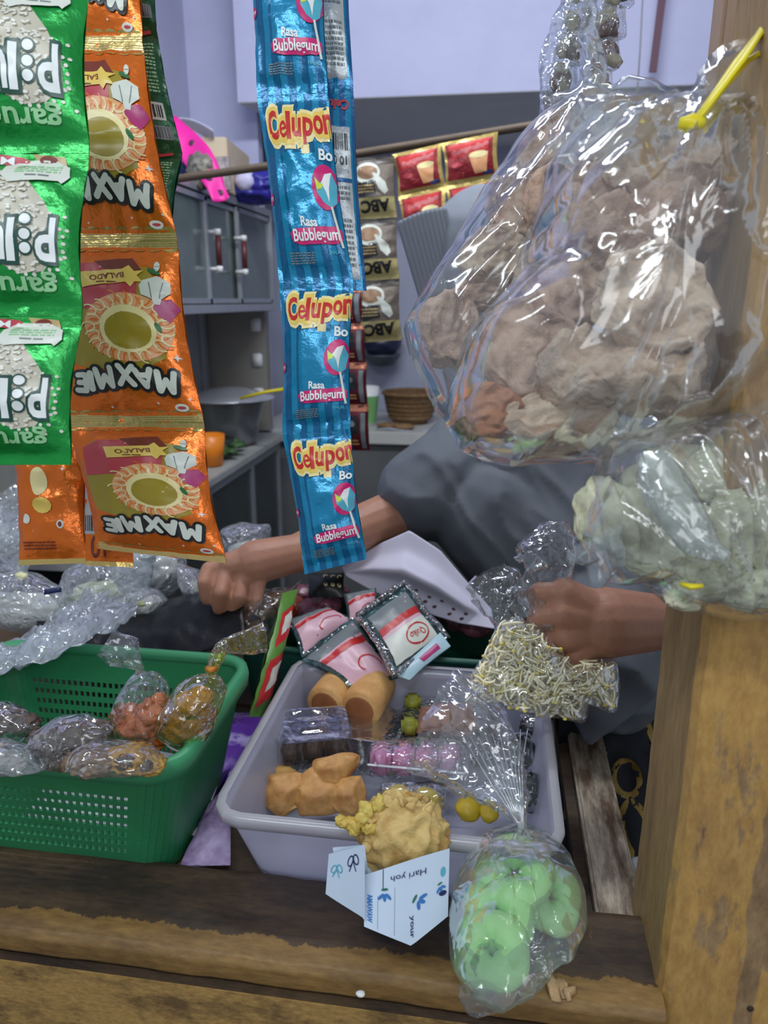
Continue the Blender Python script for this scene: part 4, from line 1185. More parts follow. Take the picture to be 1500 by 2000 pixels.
# third bag lower right, greenish crackers
B3 = [(1180, 850), (1300, 830), (1450, 780), (1560, 700), (1600, 1000), (1560, 1200), (1450, 1215), (1310, 1180), (1260, 1130), (1190, 1140), (1130, 1050), (1150, 930)]
bg = thing('cracker_bag', 'clear bag of pale greenish ridged crackers in front of the wooden post', 'bag', W(1400, 830, .47))
for k, (x, y, D, rx, ry, roll) in enumerate(((1180, 1010, .49, 60, 80, .1), (1255, 1040, .485, 70, 85, .15), (1340, 1060, .48, 70, 90, .1), (1430, 1050, .485, 70, 95, 0), (1510, 1020, .49, 70, 110, 0), (1300, 930, .50, 90, 60, .3), (1420, 920, .50, 90, 70, .2), (1370, 1140, .48, 80, 40, .4), (1480, 1150, .485, 80, 40, .1))):
    c = W(x, y, D); kk = D/FPX; Rm = face_rot(-CF+CR*.2, roll)
    def fn(p, r1=rx*kk, sd=k): return V((p.x, p.y, p.z+.004*math.sin(p.x/r1*9)+r1*.12*nz((p.x/r1, p.y/r1, 0), 1.5, sd)))
    g = G(); g.blob(c, (rx*kk, ry*kk, .011), 5, .12, 1.8, 40+k, Rm, fn=fn, amp2=.08, sc2=6); put('cracker', g, CRKG, bg)
g = G(); pillow(g, B3, .490, .055, 170, 26, .0048, 23, (1430, 1160), 34); put('bag_film', g, FILM_BIG, bg)
g = G()
skirt(g, [W(1160, 1050, .47), W(1180, 1090, .47), W(1165, 1145, .472)], [.02, .015, .003], 5, wr=.002, flat=.3)
skirt(g, [W(1420, 1090, .44), W(1360, 1050, .44), W(1300, 960, .445), (W(1270, 880, .45))], [.004, .012, .014, .010], 6, wr=.003, flat=.4)
put('loose_film', g, FILM_BIG, bg)
g = G(); g.tube([W(1330, 1140, .445), W(1350, 1146, .440), W(1372, 1144, .44)], [.002, .003, .002], 6, flat=.6); put('tie_end', g, YEL, bg, label='short yellow end of a tie')
# fourth, at the right edge of the frame
B4 = [(1478, 480), (1530, 440), (1640, 460), (1650, 800), (1520, 840), (1462, 780), (1455, 640)]
bg = thing('cracker_bag', 'clear bag of pale crackers cut off by the right edge', 'bag', W(1560, 450, .52))
for k, (x, y) in enumerate(((1510, 560), (1500, 680), (1530, 770))): chip(bg, x, y, .53, 62, 70, CRKG, 60+k, .2*k, None, .4)
g = G(); pillow(g, B4, .53, .04, 60, 12, .004, 33, (1560, 440), 34); put('bag_film', g, FILM_BIG, bg)
# strip of small clear packets of beans, top
bg = thing('bean_packet_strip', 'bundle of small clear packets of pale beans hanging above the cracker bags', 'bean packets', W(1150, -60, .78))
R = random.Random(8)
BEAN = mat('bean_pale', (186, 176, 146), .6, col2=(140, 126, 100), vscale=60); BEAND = mat('bean_dark', (112, 78, 74), .6, col2=(76, 52, 48), vscale=60)
n = 0
for j in range(5):
    for i in range(2):
        cx_ = 1098+22*(4-j)*.5+i*66-j*3; cy_ = -30+62*j+i*12
        ol = [(cx_-30, cy_-30), (cx_+28, cy_-34), (cx_+33, cy_+30), (cx_-34, cy_+34)]
        D = .80-.015*i
        pk = G(); pillow(pk, ol, D, .010, 28, 6, .0035, 70+n, (cx_, cy_-60), 60)
        po_ = put('packet', pk, FILM, bg)
        for q in range(5):
            x, y = cx_+R.uniform(-18, 18), cy_+R.uniform(-20, 20)
            gb_ = G(); gb_.blob(W(x, y, D), (.0075, .0115, .0055), 2, .2, 2, q, face_rot(-CF, R.uniform(-1, 1)))
            put('bean', gb_, BEAND if (R.random() < .3 or j == 4) else BEAN, po_)
        n += 1
g = G(); skirt(g, [W(1150, -80, .79), W(1148, 20, .79), W(1110, 120, .80), W(1080, 235, .80)], [.022, .030, .032, .012], 3, wr=.005)
put('film_wrap', g, FILM, bg)
# ================================================================== bean sprouts held in the fist
SP = [(975, 1215), (1010, 1200), (1060, 1230), (1120, 1290), (1200, 1285), (1210, 1340), (1200, 1395), (1150, 1360), (1140, 1410), (1060, 1400), (980, 1380), (905, 1372), (915, 1330), (950, 1265)]
bg = thing('sprout_bag', 'clear plastic bag of bean sprouts dangling from the shopkeeper\'s fist', 'bag', W(1080, 1230, .80))
SPR = mat('sprout_white', (252, 243, 208), .4); SPY = mat('sprout_yellow', (224, 206, 100), .5)
R = random.Random(21)
ga, gy = G(), G()
cnt = 0
while cnt < 1100:
    x, y = R.uniform(905, 1212), R.uniform(1205, 1408)
    if not inpoly(x, y, SP): continue
    e = min((math.hypot(x-p[0], y-p[1]) for p in SP))
    D = .800+R.uniform(-.028, .02)
    a = R.uniform(0, PI); L = R.uniform(16, 36); b = R.uniform(-.9, .9)
    pts = []
    for i in range(5):
        t = (i/4-.5); aa = a+b*t
        X, Y = x+math.cos(aa)*L*t*2*.6, y+math.sin(aa)*L*t*2*.6
        if not inpoly(X, Y, SP): break
        pts.append(W(X, Y, D+.010*t*b))
    if len(pts) < 5: continue
    rr = R.uniform(.0010, .0016)
    ga.tube(pts, [rr*.6, rr, rr, rr, rr*.8], 5)
    if R.random() < .45: gy.blob(pts[-1], (.0026, .002, .002), 1)
    cnt += 1
put('bean_sprouts', ga, SPR, bg, kind='stuff'); put('sprout_seeds', gy, SPY, bg, kind='stuff')
g = G(); pillow(g, SP, .80, .040, 110, 16, .003, 44, (1040, 1190), 70); put('bag_film', g, FILM, bg)
g = G()
skirt(g, [W(1060, 1235, .79), W(1035, 1150, .80), W(1080, 1105, .80), W(1060, 1060, .80), W(1040, 1040, .81)], [.012, .012, .026, .034, .020], 6, wr=.005, flat=.35)
skirt(g, [W(1010, 1215, .79), W(980, 1170, .795), W(965, 1130, .80), W(960, 1115, .80)], [.018, .026, .028, .018], 8, wr=.005, flat=.35)
put('gathered_neck', g, FILM, bg)
# ================================================================== green basket, left
TZ = .888
def rrect(x0, x1, y0, y1, r, a):
    """point on a rounded rectangle, a in 0..1, and its outward normal"""
    w_, h_ = x1-x0-2*r, y1-y0-2*r
    seg = [w_, PI*r/2, h_, PI*r/2, w_, PI*r/2, h_, PI*r/2]
    L = sum(seg); t = (a % 1)*L; i = 0
    while t > seg[i] and i < 7: t -= seg[i]; i += 1
    f = t/max(seg[i], 1e-9)
    cs = [(x1-r, y0+r), (x1-r, y1-r), (x0+r, y1-r), (x0+r, y0+r)]
    if i == 0: return (x0+r+w_*f, y0, 0, -1)
    if i == 2: return (x1, y0+r+h_*f, 1, 0)
    if i == 4: return (x1-r-w_*f, y1, 0, 1)
    if i == 6: return (x0, y1-r-h_*f, -1, 0)
    k = (i-1)//2; a0 = -PI/2+k*PI/2+f*PI/2
    return (cs[k][0]+r*math.cos(a0), cs[k][1]+r*math.sin(a0), math.cos(a0), math.sin(a0))
def tub(top, bot, zt, zb, rt, rb):
    def S(a, h, off=0):
        p = rrect(*top, rt, a); q = rrect(*bot, rb, a)
        return V((q[0]+(p[0]-q[0])*h+off*(p[2]), q[1]+(p[1]-q[1])*h+off*p[3], zb+(zt-zb)*h))
    return S
GB = mat('basket_green', (44, 128, 82), .38, sss=.05, bump=.1, bscale=200)
bt = thing('plastic_basket', 'green perforated plastic basket holding bags of cooked food, left', 'basket', (-.43, .65, TZ+.001))
S = tub((-.60, -.275, .548, .765), (-.575, -.305, .580, .735), 1.037, TZ+.002, .035, .03)
g = G()
NA, NH = 124, 12
per_len = 2*(.325+.217)-.06
for i in range(NA):
    a0, a1 = i/NA, (i+1)/NA
    p = rrect(-.60, -.275, .548, .765, .035, (a0+a1)/2)
    straight = max(abs(p[2]), abs(p[3])) > .999
    side = abs(p[2]) > .999 and p[2] > 0
    wall_ok = straight and not side
    fr = (p[0]+.60)/.325 if abs(p[3]) > .5 else .5
    if wall_ok and abs(p[3]) > .5 and (fr > .86 or fr < .1): wall_ok = False
    for j in range(NH):
        h0, h1 = j/NH, (j+1)/NH
        hole = wall_ok and 2 <= j <= 8
        if hole:
            da, dh = (a1-a0)*.20, (h1-h0)*.24
            o = [S(a0, h0), S(a1, h0), S(a1, h1), S(a0, h1)]
            n_ = [S(a0+da, h0+dh), S(a1-da, h0+dh), S(a1-da, h1-dh), S(a0+da, h1-dh)]
            g.add(o+n_, [(0, 1, 5, 4), (1, 2, 6, 5), (2, 3, 7, 6), (3, 0, 4, 7)])
        else:
            g.add([S(a0, h0), S(a1, h0), S(a1, h1), S(a0, h1)], [(0, 1, 2, 3)])
put('perforated_wall', g, GB, bt, sol=.0022, smooth=False)
g = G(); prof = [(-.002, -.016), (.006, -.015), (.0075, -.004), (.006, .004), (0, .006), (-.006, .003), (-.006, -.004), (-.003, -.006)]
g.grid(lambda u, v: S(u, 1, prof[int(round(v*8)) % 8][0])+V((0, 0, prof[int(round(v*8)) % 8][1])), 120, 8, cu=True)
put('rim', g, mat('basket_rim_green', (60, 146, 100), .4), bt)
g = G(); g.grid(lambda u, v: (lambda p: V((-.44+(p[0]+.44)*v, .6575+(p[1]-.6575)*v, TZ+.004)))(rrect(-.575, -.305, .580, .735, .03, u)), 60, 3, cu=True)
put('bottom', g, GB, bt, sol=.002)
# --- food bags inside the basket
def foodbag(name, label, outline, D, th, filmm, contents, knot, tail=None, seed=0, cat='bag', wr=.0022, tie=None, tilt=0, group=None):
    """a knotted bag: film, lumps inside, and a twisted tail"""
    bg = thing(name, label, cat, W(sum(p[0] for p in outline)/len(outline), max(p[1] for p in outline), D), group)
    for k, (nm, cs, m) in enumerate(contents):
        g = G()
        for c in cs: g.blob(W(c[0], c[1], D+(c[4] if len(c) > 4 else 0)), (c[2]*D/FPX, c[2]*D/FPX*.8, c[3]*D/FPX), 4, .35, 2.0, seed+k, amp2=.22, sc2=5, rid=True)
        put(nm, g, m, bg)
    g = G(); pillow(g, outline, D, th, 64, 9, wr, seed, knot, 80, dz=(lambda x, y: (y-outline[0][1])*tilt)); put('bag_film', g, filmm, bg)
    if tail:
        g = G(); skirt(g, [W(*p[:3]) for p in tail], [p[3] for p in tail], seed, wr=.0025); put('twisted_tail', g, filmm, bg)
    if tie:
        g = G(); g.tube([W(tie[0]-8, tie[1], D-.008), W(tie[0], tie[1]+3, D-.014), W(tie[0]+8, tie[1], D-.008)], .0032, 8); put('tie', g, tie[2], bg)
    return bg
OR = mat('orange_shreds', (206, 112, 48), .5, col2=(150, 66, 26), vscale=60, bump=.6, bscale=90)
CUR = mat('yellow_curry', (176, 128, 54), .4, col2=(120, 84, 30), vscale=26, bump=.3)
CURL_ = mat('curry_light', (214, 170, 84), .4, col2=(170, 120, 48), vscale=30)
GRB = mat('grey_brown_food', (118, 100, 88), .6, col2=(72, 58, 50), vscale=34, bump=.6, bscale=60)
foodbag('food_bag', 'clear knotted bag with orange shredded food in the green basket', [(232, 1350), (262, 1312), (300, 1310), (328, 1335), (336, 1400), (318, 1450), (270, 1462), (222, 1450), (216, 1400)], .745, .030, FILM,
        [('orange_food', [(262, 1425, 42, 30), (300, 1400, 32, 30), (248, 1400, 28, 20), (285, 1440, 36, 20), (312, 1370, 16, 14)], OR)], (274, 1305),
        [(274, 1318, .745, .006), (270, 1300, .74, .006), (240, 1275, .735, .018), (205, 1255, .73, .016)], 1)
foodbag('food_bag', 'yellow tinted knotted bag of curry in the corner of the green basket', [(352, 1330), (390, 1312), (430, 1318), (446, 1345), (420, 1420), (385, 1470), (345, 1465), (302, 1430), (306, 1395)], .735, .030, FILMY,
        [('curry', [(366, 1416, 34, 28), (348, 1432, 26, 20), (388, 1392, 26, 24)], CUR), ('yellow_pieces', [(368, 1375, 24, 20, -.01), (392, 1360, 20, 16, -.01)], CURL_)], (412, 1308),
        [(412, 1320, .735, .005), (420, 1290, .735, .006), (435, 1262, .74, .008), (475, 1255, .76, .012), (515, 1245, .78, .014)], 2, tie=(413, 1306, mat('rubber_band', (190, 120, 30), .4)))
foodbag('food_bag', 'bag of yellow and brown food lying on its side in the green basket', [(140, 1465), (180, 1445), (240, 1450), (300, 1462), (325, 1490), (318, 1508), (240, 1515), (150, 1515), (122, 1500)], .655, .022, FILM,
        [('pale_food', [(180, 1485, 44, 18), (150, 1492, 24, 14)], mat('pale_brown_food', (160, 134, 108), .5, col2=(112, 84, 60), vscale=30)), ('egg_curry', [(255, 1480, 38, 22), (290, 1492, 28, 16)], CURL_), ('brown_piece', [(245, 1490, 16, 14, -.012), (285, 1496, 12, 10, -.01)], GRB)], (120, 1480), None, 3)
foodbag('food_bag', 'clear bag of grey brown food, middle of the green basket', [(70, 1430), (110, 1400), (170, 1395), (225, 1420), (220, 1460), (160, 1480), (120, 1505), (70, 1500), (50, 1460)], .69, .026, FILM,
        [('brown_food', [(100, 1450, 36, 24), (140, 1435, 36, 26), (185, 1430, 30, 20), (120, 1480, 32, 18)], GRB)], (90, 1390), None, 4)
foodbag('food_bag', 'clear bag of grey brown food at the left edge, upper in the green basket', [(-60, 1380), (0, 1372), (50, 1385), (80, 1420), (60, 1445), (0, 1450), (-70, 1440)], .72, .026, FILM,
        [('brown_food', [(0, 1410, 42, 24), (-40, 1415, 36, 22), (45, 1415, 28, 18)], GRB)], (0, 1360), None, 5)
foodbag('food_bag', 'empty looking crumpled clear bag in the near left corner of the basket', [(-60, 1450), (0, 1440), (40, 1455), (90, 1505), (0, 1512), (-70, 1510)], .66, .022, FILMW,
        [('pale_food', [(-20, 1480, 36, 18), (30, 1490, 20, 12)], mat('pale_grey_food', (172, 170, 164), .5))], (-20, 1440), None, 6)
# white paper lining
g = G(); g.grid(lambda u, v: V((-.50+.20*u, .63+.10*v, TZ+.008+.03*(v**2)+.003*math.sin(u*9+v*4))), 12, 6)
put('paper_liner', g, mat('liner_paper', (206, 204, 214), .7), loc=(-.40, .68, TZ+.006), label='white paper lying under the bags in the green basket', cat='paper', sol=.0008)
# ================================================================== things behind the green basket
g = G()
def blk(u, v):
    a = W(90+u*390, 1205-u*70+24*math.sin(u*4.2)+v*(88+u*52), 1.24-.24*v)
    return a+CU*(.030*math.sin(PI*v)+.010*nz(a, 18, 4)+.006*ridge(a, 40, 2))-CF*.03*math.sin(PI*v)
g.grid(blk, 50, 24)
put('black_bag', g, mat('black_plastic', (9, 10, 13), .42, spec=.3, bump=.25, bscale=50), loc=W(300, 1285, .95), label='shiny black plastic bag lying behind the green basket', cat='bag', sol=.0015)
# bundle of folded clear bags, upper left of the basket
g = G()
for k in range(6):
    def fn(u, v, k=k):
        x = -60+u*(330-k*18); y = 1330-u*120+20*math.sin(u*3)-v*(60-25*u)+k*5-10*k*u
        p = W(x, y, .86+.02*k+.03*v)
        return p+CU*(.010*ridge(p, 30, k)+.004*nz(p, 90, k))-CF*.012*ridge(p, 22, k+9)
    g.grid(fn, 60, 12)
put('plastic_bags', g, film('milky_film_bundle', haze=.34, gloss=.10, rough=.12, bump=.9, bscale=60), loc=W(60, 1310, .88), label='bundle of unused clear plastic bags draped over the basket\'s far left', cat='bags', sol=.0004)
def knotbag(label, outline, D, th, knot, seed, tiecol, filmm=FILMW, content=None, tail=None):
    bg = thing('knotted_bag', label, 'bag', W(sum(p[0] for p in outline)/len(outline), max(p[1] for p in outline), D))
    g = G(); pillow(g, outline, D, th, 56, 9, .004, seed, knot, 50); put('bag_film', g, filmm, bg)
    if content:
        g = G(); g.blob(W(content[0], content[1], D), (content[2]*D/FPX, .03, content[3]*D/FPX), 4, .2, 2, seed); put('contents', g, content[4], bg)
    if tail:
        g = G(); skirt(g, [W(p[0], p[1], D-.01) for p in tail], [p[2] for p in tail], seed, wr=.004); put('gathered_neck', g, filmm, bg)
    if tiecol:
        g = G(); g.blob(W(knot[0], knot[1], D-.022), (.010, .006, .006), 2, .4, 2, seed); put('tie', g, tiecol, bg)
    return bg
WFOOD = mat('white_contents', (206, 206, 196), .6, var=.1, vscale=30)
YT = mat('lime_tie', (212, 216, 60), .4)
knotbag('milky clear bag knotted in cream, far left behind the black bag', [(-60, 1120), (-10, 1100), (60, 1120), (120, 1150), (150, 1200), (110, 1235), (0, 1230), (-70, 1220)], 1.12, .06, (42, 1125), 1, mat('cream_tie', (224, 220, 170), .4), content=(40, 1190, 80, 34, WFOOD), tail=[(42, 1125, .008), (30, 1080, .03), (10, 1030, .05), (-20, 985, .05)])
g = G(); g.grid(lambda u, v: W(86+34*u, 1152-6*u+10*v, 1.035), 4, 2); put('blue_print', g, mat('ink_navy', (30, 44, 90)), loc=W(100, 1160, 1.035), label='small line of navy print on the milky knotted bag', cat='print', sol=.0005)
knotbag('clear bag with pale yellow-green contents tied in lime, below the orange packs', [(130, 1110), (200, 1080), (250, 1100), (275, 1150), (260, 1200), (150, 1215), (110, 1180)], 1.16, .055, (150, 1185), 2, YT, content=(190, 1170, 52, 34, mat('pale_green_contents', (206, 210, 176), .6)))
knotbag('clear bag with fanned neck tied in bright lime, beside the black bag', [(225, 1170), (262, 1150), (310, 1150), (330, 1175), (300, 1205), (240, 1205)], 1.14, .04, (270, 1180), 3, YT, content=(290, 1185, 26, 20, WFOOD), tail=[(270, 1180, .006), (262, 1140, .024), (255, 1090, .036), (262, 1065, .034)])
knotbag('clear bag of white food just left of the reaching hand', [(345, 1100), (385, 1110), (420, 1150), (430, 1190), (395, 1200), (372, 1180), (350, 1140)], 1.16, .035, (350, 1095), 4, None, content=(400, 1160, 26, 34, WFOOD))
knotbag('large milky bag standing behind the orange packs', [(200, 1060), (300, 1060), (360, 1080), (370, 1130), (330, 1165), (220, 1160)], 1.24, .05, (280, 1050), 5, None, content=(290, 1110, 60, 34, WFOOD))
knotbag('clear ruffled bag top poking up behind the reaching wrist', [(430, 1035), (470, 1018), (500, 1025), (526, 1022), (530, 1050), (500, 1100), (440, 1100)], 1.3, .05, (470, 1000), 6, None, content=(480, 1080, 36, 20, WFOOD))
knotbag('milky bag at the far left edge behind the strips', [(-60, 960), (0, 990), (40, 1010), (60, 1060), (20, 1100), (-60, 1110)], 1.35, .06, (0, 960), 7, None, content=(0, 1060, 50, 34, WFOOD))
TANF = mat('tan_balls', (170, 140, 104), .6, col2=(130, 98, 66), vscale=24)
b_ = knotbag('clear bag of tan balls under the reaching hand', [(470, 1165), (520, 1150), (575, 1145), (590, 1130), (560, 1190), (530, 1260), (480, 1270), (455, 1235)], 1.08, .05, (560, 1120), 8, None, FILM)
for k, (x, y) in enumerate(((500, 1230), (520, 1190), (486, 1255), (545, 1170), (510, 1255))):
    g = G(); g.blob(W(x, y, 1.09), (.019, .019, .018), 3, .1, 2, k); put('ball', g, TANF, b_)
# upright green-red pouch between the basket and the box
gp = thing('pouch_pack', 'green and red printed pouch standing on edge between basket and box', 'pack', W(510, 1390, .88))
dp = Design(2.6, 10, 24)
dp.poly([(.15, .20), (.85, .12), (.85, .40), (.15, .50)], I_RED, 1); dp.poly([(.3, .24), (.7, .19), (.7, .34), (.3, .40)], I_OW, 2)
dp.poly([(.1, .60), (.85, .52), (.85, .86), (.1, .95)], I_RED, 1); dp.poly([(.3, .66), (.7, .6), (.7, .78), (.3, .84)], I_OW, 2)
sh = Sheet(quad((552, 1158, 1.02), (582, 1150, 1.05), (520, 1400, .90), (486, 1400, .85)), .008, 140, .001, .04)
sachet(gp, sh, dp, mat('lime_green_pack', (92, 140, 56), .35, var=.3, vscale=8), nu=10, nv=24)
# purple flattened packs
PUR = mat('purple_pack', (104, 56, 168), .35, col2=(190, 176, 230), vscale=14, lo=.40, hi=.5, bump=.2)
DPUR = mat('dark_purple_pack', (52, 28, 98), .35, var=.3, vscale=10)
MUT = mat('muted_mauve_pack', (196, 176, 214), .5, col2=(110, 84, 130), vscale=20)
for k, (q, m, z, lb) in enumerate((
    (((425, 1392), (520, 1392), (470, 1520), (360, 1545)), PUR, .893, 'purple and lilac flat pack between the basket and the plastic box'),
    (((360, 1545), (450, 1500), (405, 1600), (290, 1690)), DPUR, .898, 'dark purple flat pack partly under the green basket'),
    (((408, 1570), (455, 1520), (450, 1690), (350, 1692)), MUT, .904, 'mauve and white flat pack nearest the ledge'))):
    c4 = [PZ(a[0], a[1], z) for a in q]
    sh = Sheet(c4, .006, 150+k, .0012, .04)
    g = G(); g.grid(lambda u, v: sh.at(u, v), 20, 26); g.f = [f[::-1] for f in g.f]; g.grid(lambda u, v: sh.at(u, v, -.004, -1) , 12, 12)
    put('flat_pack', g, m, loc=sum(c4, V())/4-V((0, 0, .006)), label=lb, cat='pack', sol=0)
# ================================================================== translucent plastic box
BOXM = film('translucent_box', tint=(224, 226, 236), haze=.58, gloss=.04, rough=.25, bump=.10, bscale=30, hazecol=(236, 236, 252))
RIMM = film('translucent_rim', tint=(220, 222, 228), haze=.78, gloss=.05, rough=.25, bump=.1, bscale=30, hazecol=(226, 224, 228))
tb = thing('storage_box', 'open translucent plastic box full of packed cakes, centre of the counter', 'box', (-.08, .7, TZ+.001))
S2 = tub((-.240, .070, .556, .862), (-.222, .052, .592, .845), .990, TZ+.003, .022, .022)
g = G(); g.grid(lambda u, v: S2(u, v), 96, 8, cu=True); put('wall', g, BOXM, tb, sol=.0016)
g = G(); g.grid(lambda u, v: (lambda p: V((-.085+(p[0]+.085)*v, .7185+(p[1]-.7185)*v, TZ+.004)))(rrect(-.222, .052, .592, .845, .022, u)), 60, 3, cu=True); put('bottom', g, BOXM, tb, sol=.0016)
g = G(); pr = [(-.001, -.010), (.006, -.010), (.008, -.002), (.008, .002), (.003, .0035), (-.001, .003)]
g.grid(lambda u, v: S2(u, 1, pr[int(round(v*5))][0])+V((0, 0, pr[int(round(v*5))][1])), 96, 5, cu=True); put('rim', g, RIMM, tb)
g = G(); g.grid(lambda u, v: V((-.20+.22*u, .600+.02*v+.002*math.sin(u*8), TZ+.010+.026*v*(1-.35*u))), 12, 5); put('paper_liner', g, mat('box_liner_paper', (214, 216, 232), .7), loc=(-.1, .60, TZ+.01), label='white paper lining the front inside of the translucent box', cat='paper', sol=.0006)
def BX(px, py, z=.93): return PZ(px, py, z)
# clamshell builder
def clamshell(label, c, L, Wd, H, yaw, tilt, seed, ribs=16, m=None):
    t = thing('clamshell_box', label, 'food box', c)
    Rm = rotz(yaw) @ rotx(tilt)
    def prof(u, v, inset, z0, z1, rr):
        p = rrect(-L/2+inset*v, L/2-inset*v, -Wd/2+inset*v, Wd/2-inset*v, .010, u)
        z = z0+(z1-z0)*v
        rb = .0013*math.sin(u*ribs*2*PI*2) if 0 < v < 1 else 0
        return V(c)+Rm@V((p[0]+p[2]*rb, p[1]+p[3]*rb, z))
    g = G(); g.grid(lambda u, v: prof(u, v, .010, H*.45, H, 0), 160, 5, cu=True)
    def top(u, v):
        p = rrect(-L/2+.010, L/2-.010, -Wd/2+.010, Wd/2-.010, .010, u)
        return V(c)+Rm@V((p[0]*v, p[1]*v, H+.0015*math.sin(v*9)))
    g.grid(top, 60, 5, cu=True); put('lid', g, m or CLEAR, t)
    g = G(); g.grid(lambda u, v: prof(u, 1-v, .010, H*.45, 0, 0), 120, 4, cu=True); put('tray', g, m or CLEAR, t)
    g = G()
    def rim(u, v):
        p = rrect(-L/2, L/2, -Wd/2, Wd/2, .010, u)
        o = .008*v+.0012*math.sin(u*2*PI*60)*(v > .5)
        return V(c)+Rm@V((p[0]+p[2]*o, p[1]+p[3]*o, H*.45+.0015*math.sin(u*2*PI*60)))
    g.grid(rim, 240, 2, cu=True); put('flange', g, m or CLEAR, t, sol=.0006)
    return t, Rm
# rolled cakes
ROLL = mat('roll_cake', (222, 176, 112), .6, col2=(196, 142, 82), vscale=24, bump=.15); ROLLE = mat('roll_brown', (150, 92, 52), .6, var=.2, vscale=40)
def roll(label, a, b, r, seed):
    t = thing('rolled_cake', label, 'cake', (a+b)/2-V((0, 0, r)), 'rolled cakes')
    d = (b-a).normalized(); n = 14
    path, rad = [], []
    for i in range(n+1):
        f = i/n; path.append(a.lerp(b, f)); rad.append(r*(1-.5*max(0, abs(f-.5)*2-.82)**1.2-.03*math.exp(-((f-.45)/.03)**2)))
    g = G(); g.tube(path, rad, 28)
    for i, p in enumerate(g.v): g.v[i] = p+V((1, 1, 1))*.0006*nz(p, 120, seed)
    put('cake', g, ROLL, t)
    for e, s in ((a, -1), (b, 1)):
        Rm = face_rot(d*s); g = G(); g.lathe([(.0001, .0006), (r*.62, .0010), (r*.70, .0004), (r*.74, -.001)], e, 22, Rm)
        put('browned_end', g, ROLLE, t)
R0, R1 = BX(634, 1378, .962), BX(676, 1322, .966)
zf = .022
roll('light brown rolled cake, left of the pair in the translucent box', R0, R1, .0255, 1)
R0, R1 = BX(702, 1388, .962), BX(737, 1332, .966)
roll('light brown rolled cake, right of the pair in the translucent box', R0, R1, .0265, 2)
clamshell('clear clamshell box around the two rolled cakes', V((-.150, .790, TZ+.006)), .135, .10, .058, -.10, 0, 1, 14)
# dark cake in a clamshell
CK0 = BX(612, 1478, .915)
ck, Rm = clamshell('clear ribbed clamshell box with dark chocolate cake, left in the translucent box', CK0, .105, .080, .050, .30, .16, 2, 16)
DKC = mat('dark_cake', (66, 44, 34), .55, col2=(42, 28, 22), vscale=40, bump=.5, bscale=70)
for k in range(3):
    g = G(); g.box(CK0+rotz(.3)@V((-.028+.028*k, 0, .024)), (.026, .058, .032), rotz(.3)@rotx(.16), bev=.006)
    t = thing('cake_slice', ('left', 'middle', 'right')[k]+' dark chocolate cake slice inside the ribbed clamshell box', 'cake', CK0+rotz(.3)@V((-.028+.028*k, 0, 0)), 'dark cake slices')
    put('cake', g, DKC, t)
# dark clamshell at the back
t, _ = clamshell('dark ribbed clamshell box at the back right of the translucent box', V((-.045, .822, .900)), .125, .075, .055, -.06, 0, 3, 18, film('smoky_clear', tint=(120, 120, 124), haze=.10, gloss=.12, rough=.08, bump=.35, bscale=80, hazecol=(80, 80, 84)))
g = G(); g.blob((-.045, .822, .925), (.05, .026, .018), 4, .2, 2, 4); put('dark_cake', g, DKC, t)
# fried pastries
PAS = mat('fried_pastry', (206, 158, 94), .55, col2=(168, 112, 58), vscale=30, bump=.4, bscale=80)
def pastry(label, px, py, D, rx, ry, roll_, seed):
    D = depth(BX(px, py, .930+(.016 if seed == 3 else 0))); k = D/FPX
    Rm = face_rot(-CF+CU*.5, roll_)
    def fn(p):
        a = math.atan2(p.y, p.x); r = math.hypot(p.x, p.y)
        tri = 1/(max(math.cos((a % (2*PI/3))-PI/3), .5))*.62
        s = .55+.45*tri
        return V((p.x*s*1.25, p.y*s*1.25, p.z*(1.2-.5*min(1, r/(rx*k)))+.0012*nz(p, 200, seed)+.004*sharp(nz(p, 45, seed), 3)))
    g = G(); g.blob(W(px, py, D), (rx*k, ry*k, .014), 4, .10, 2, seed, Rm, fn=fn)
    put('fried_pastry', g, PAS, loc=W(px, py+ry*.7, D), label=label, cat='pastry', group=None)
pastry('tan fried pastry at the left of the front heap in the box', 560, 1548, .700, 44, 34, .3, 1)
pastry('large tan fried triangular pastry in the middle of the front heap', 625, 1550, .690, 56, 36, -.2, 2)
pastry('tan fried pastry lying on top at the back of the heap', 648, 1508, .715, 46, 28, .5, 3)
pastry('tan fried pastry leaning at the right end of the heap', 680, 1556, .690, 34, 34, 1.0, 4)
g = G(); g.blob(BX(548, 1516, .925), (.020, .014, .012), 3, .2, 2, 9); put('fried_pastry', g, mat('yellow_fried', (176, 134, 62), .6), loc=BX(548, 1516, .915), label='small yellowish fried piece behind the heap at the left wall of the box', cat='pastry')
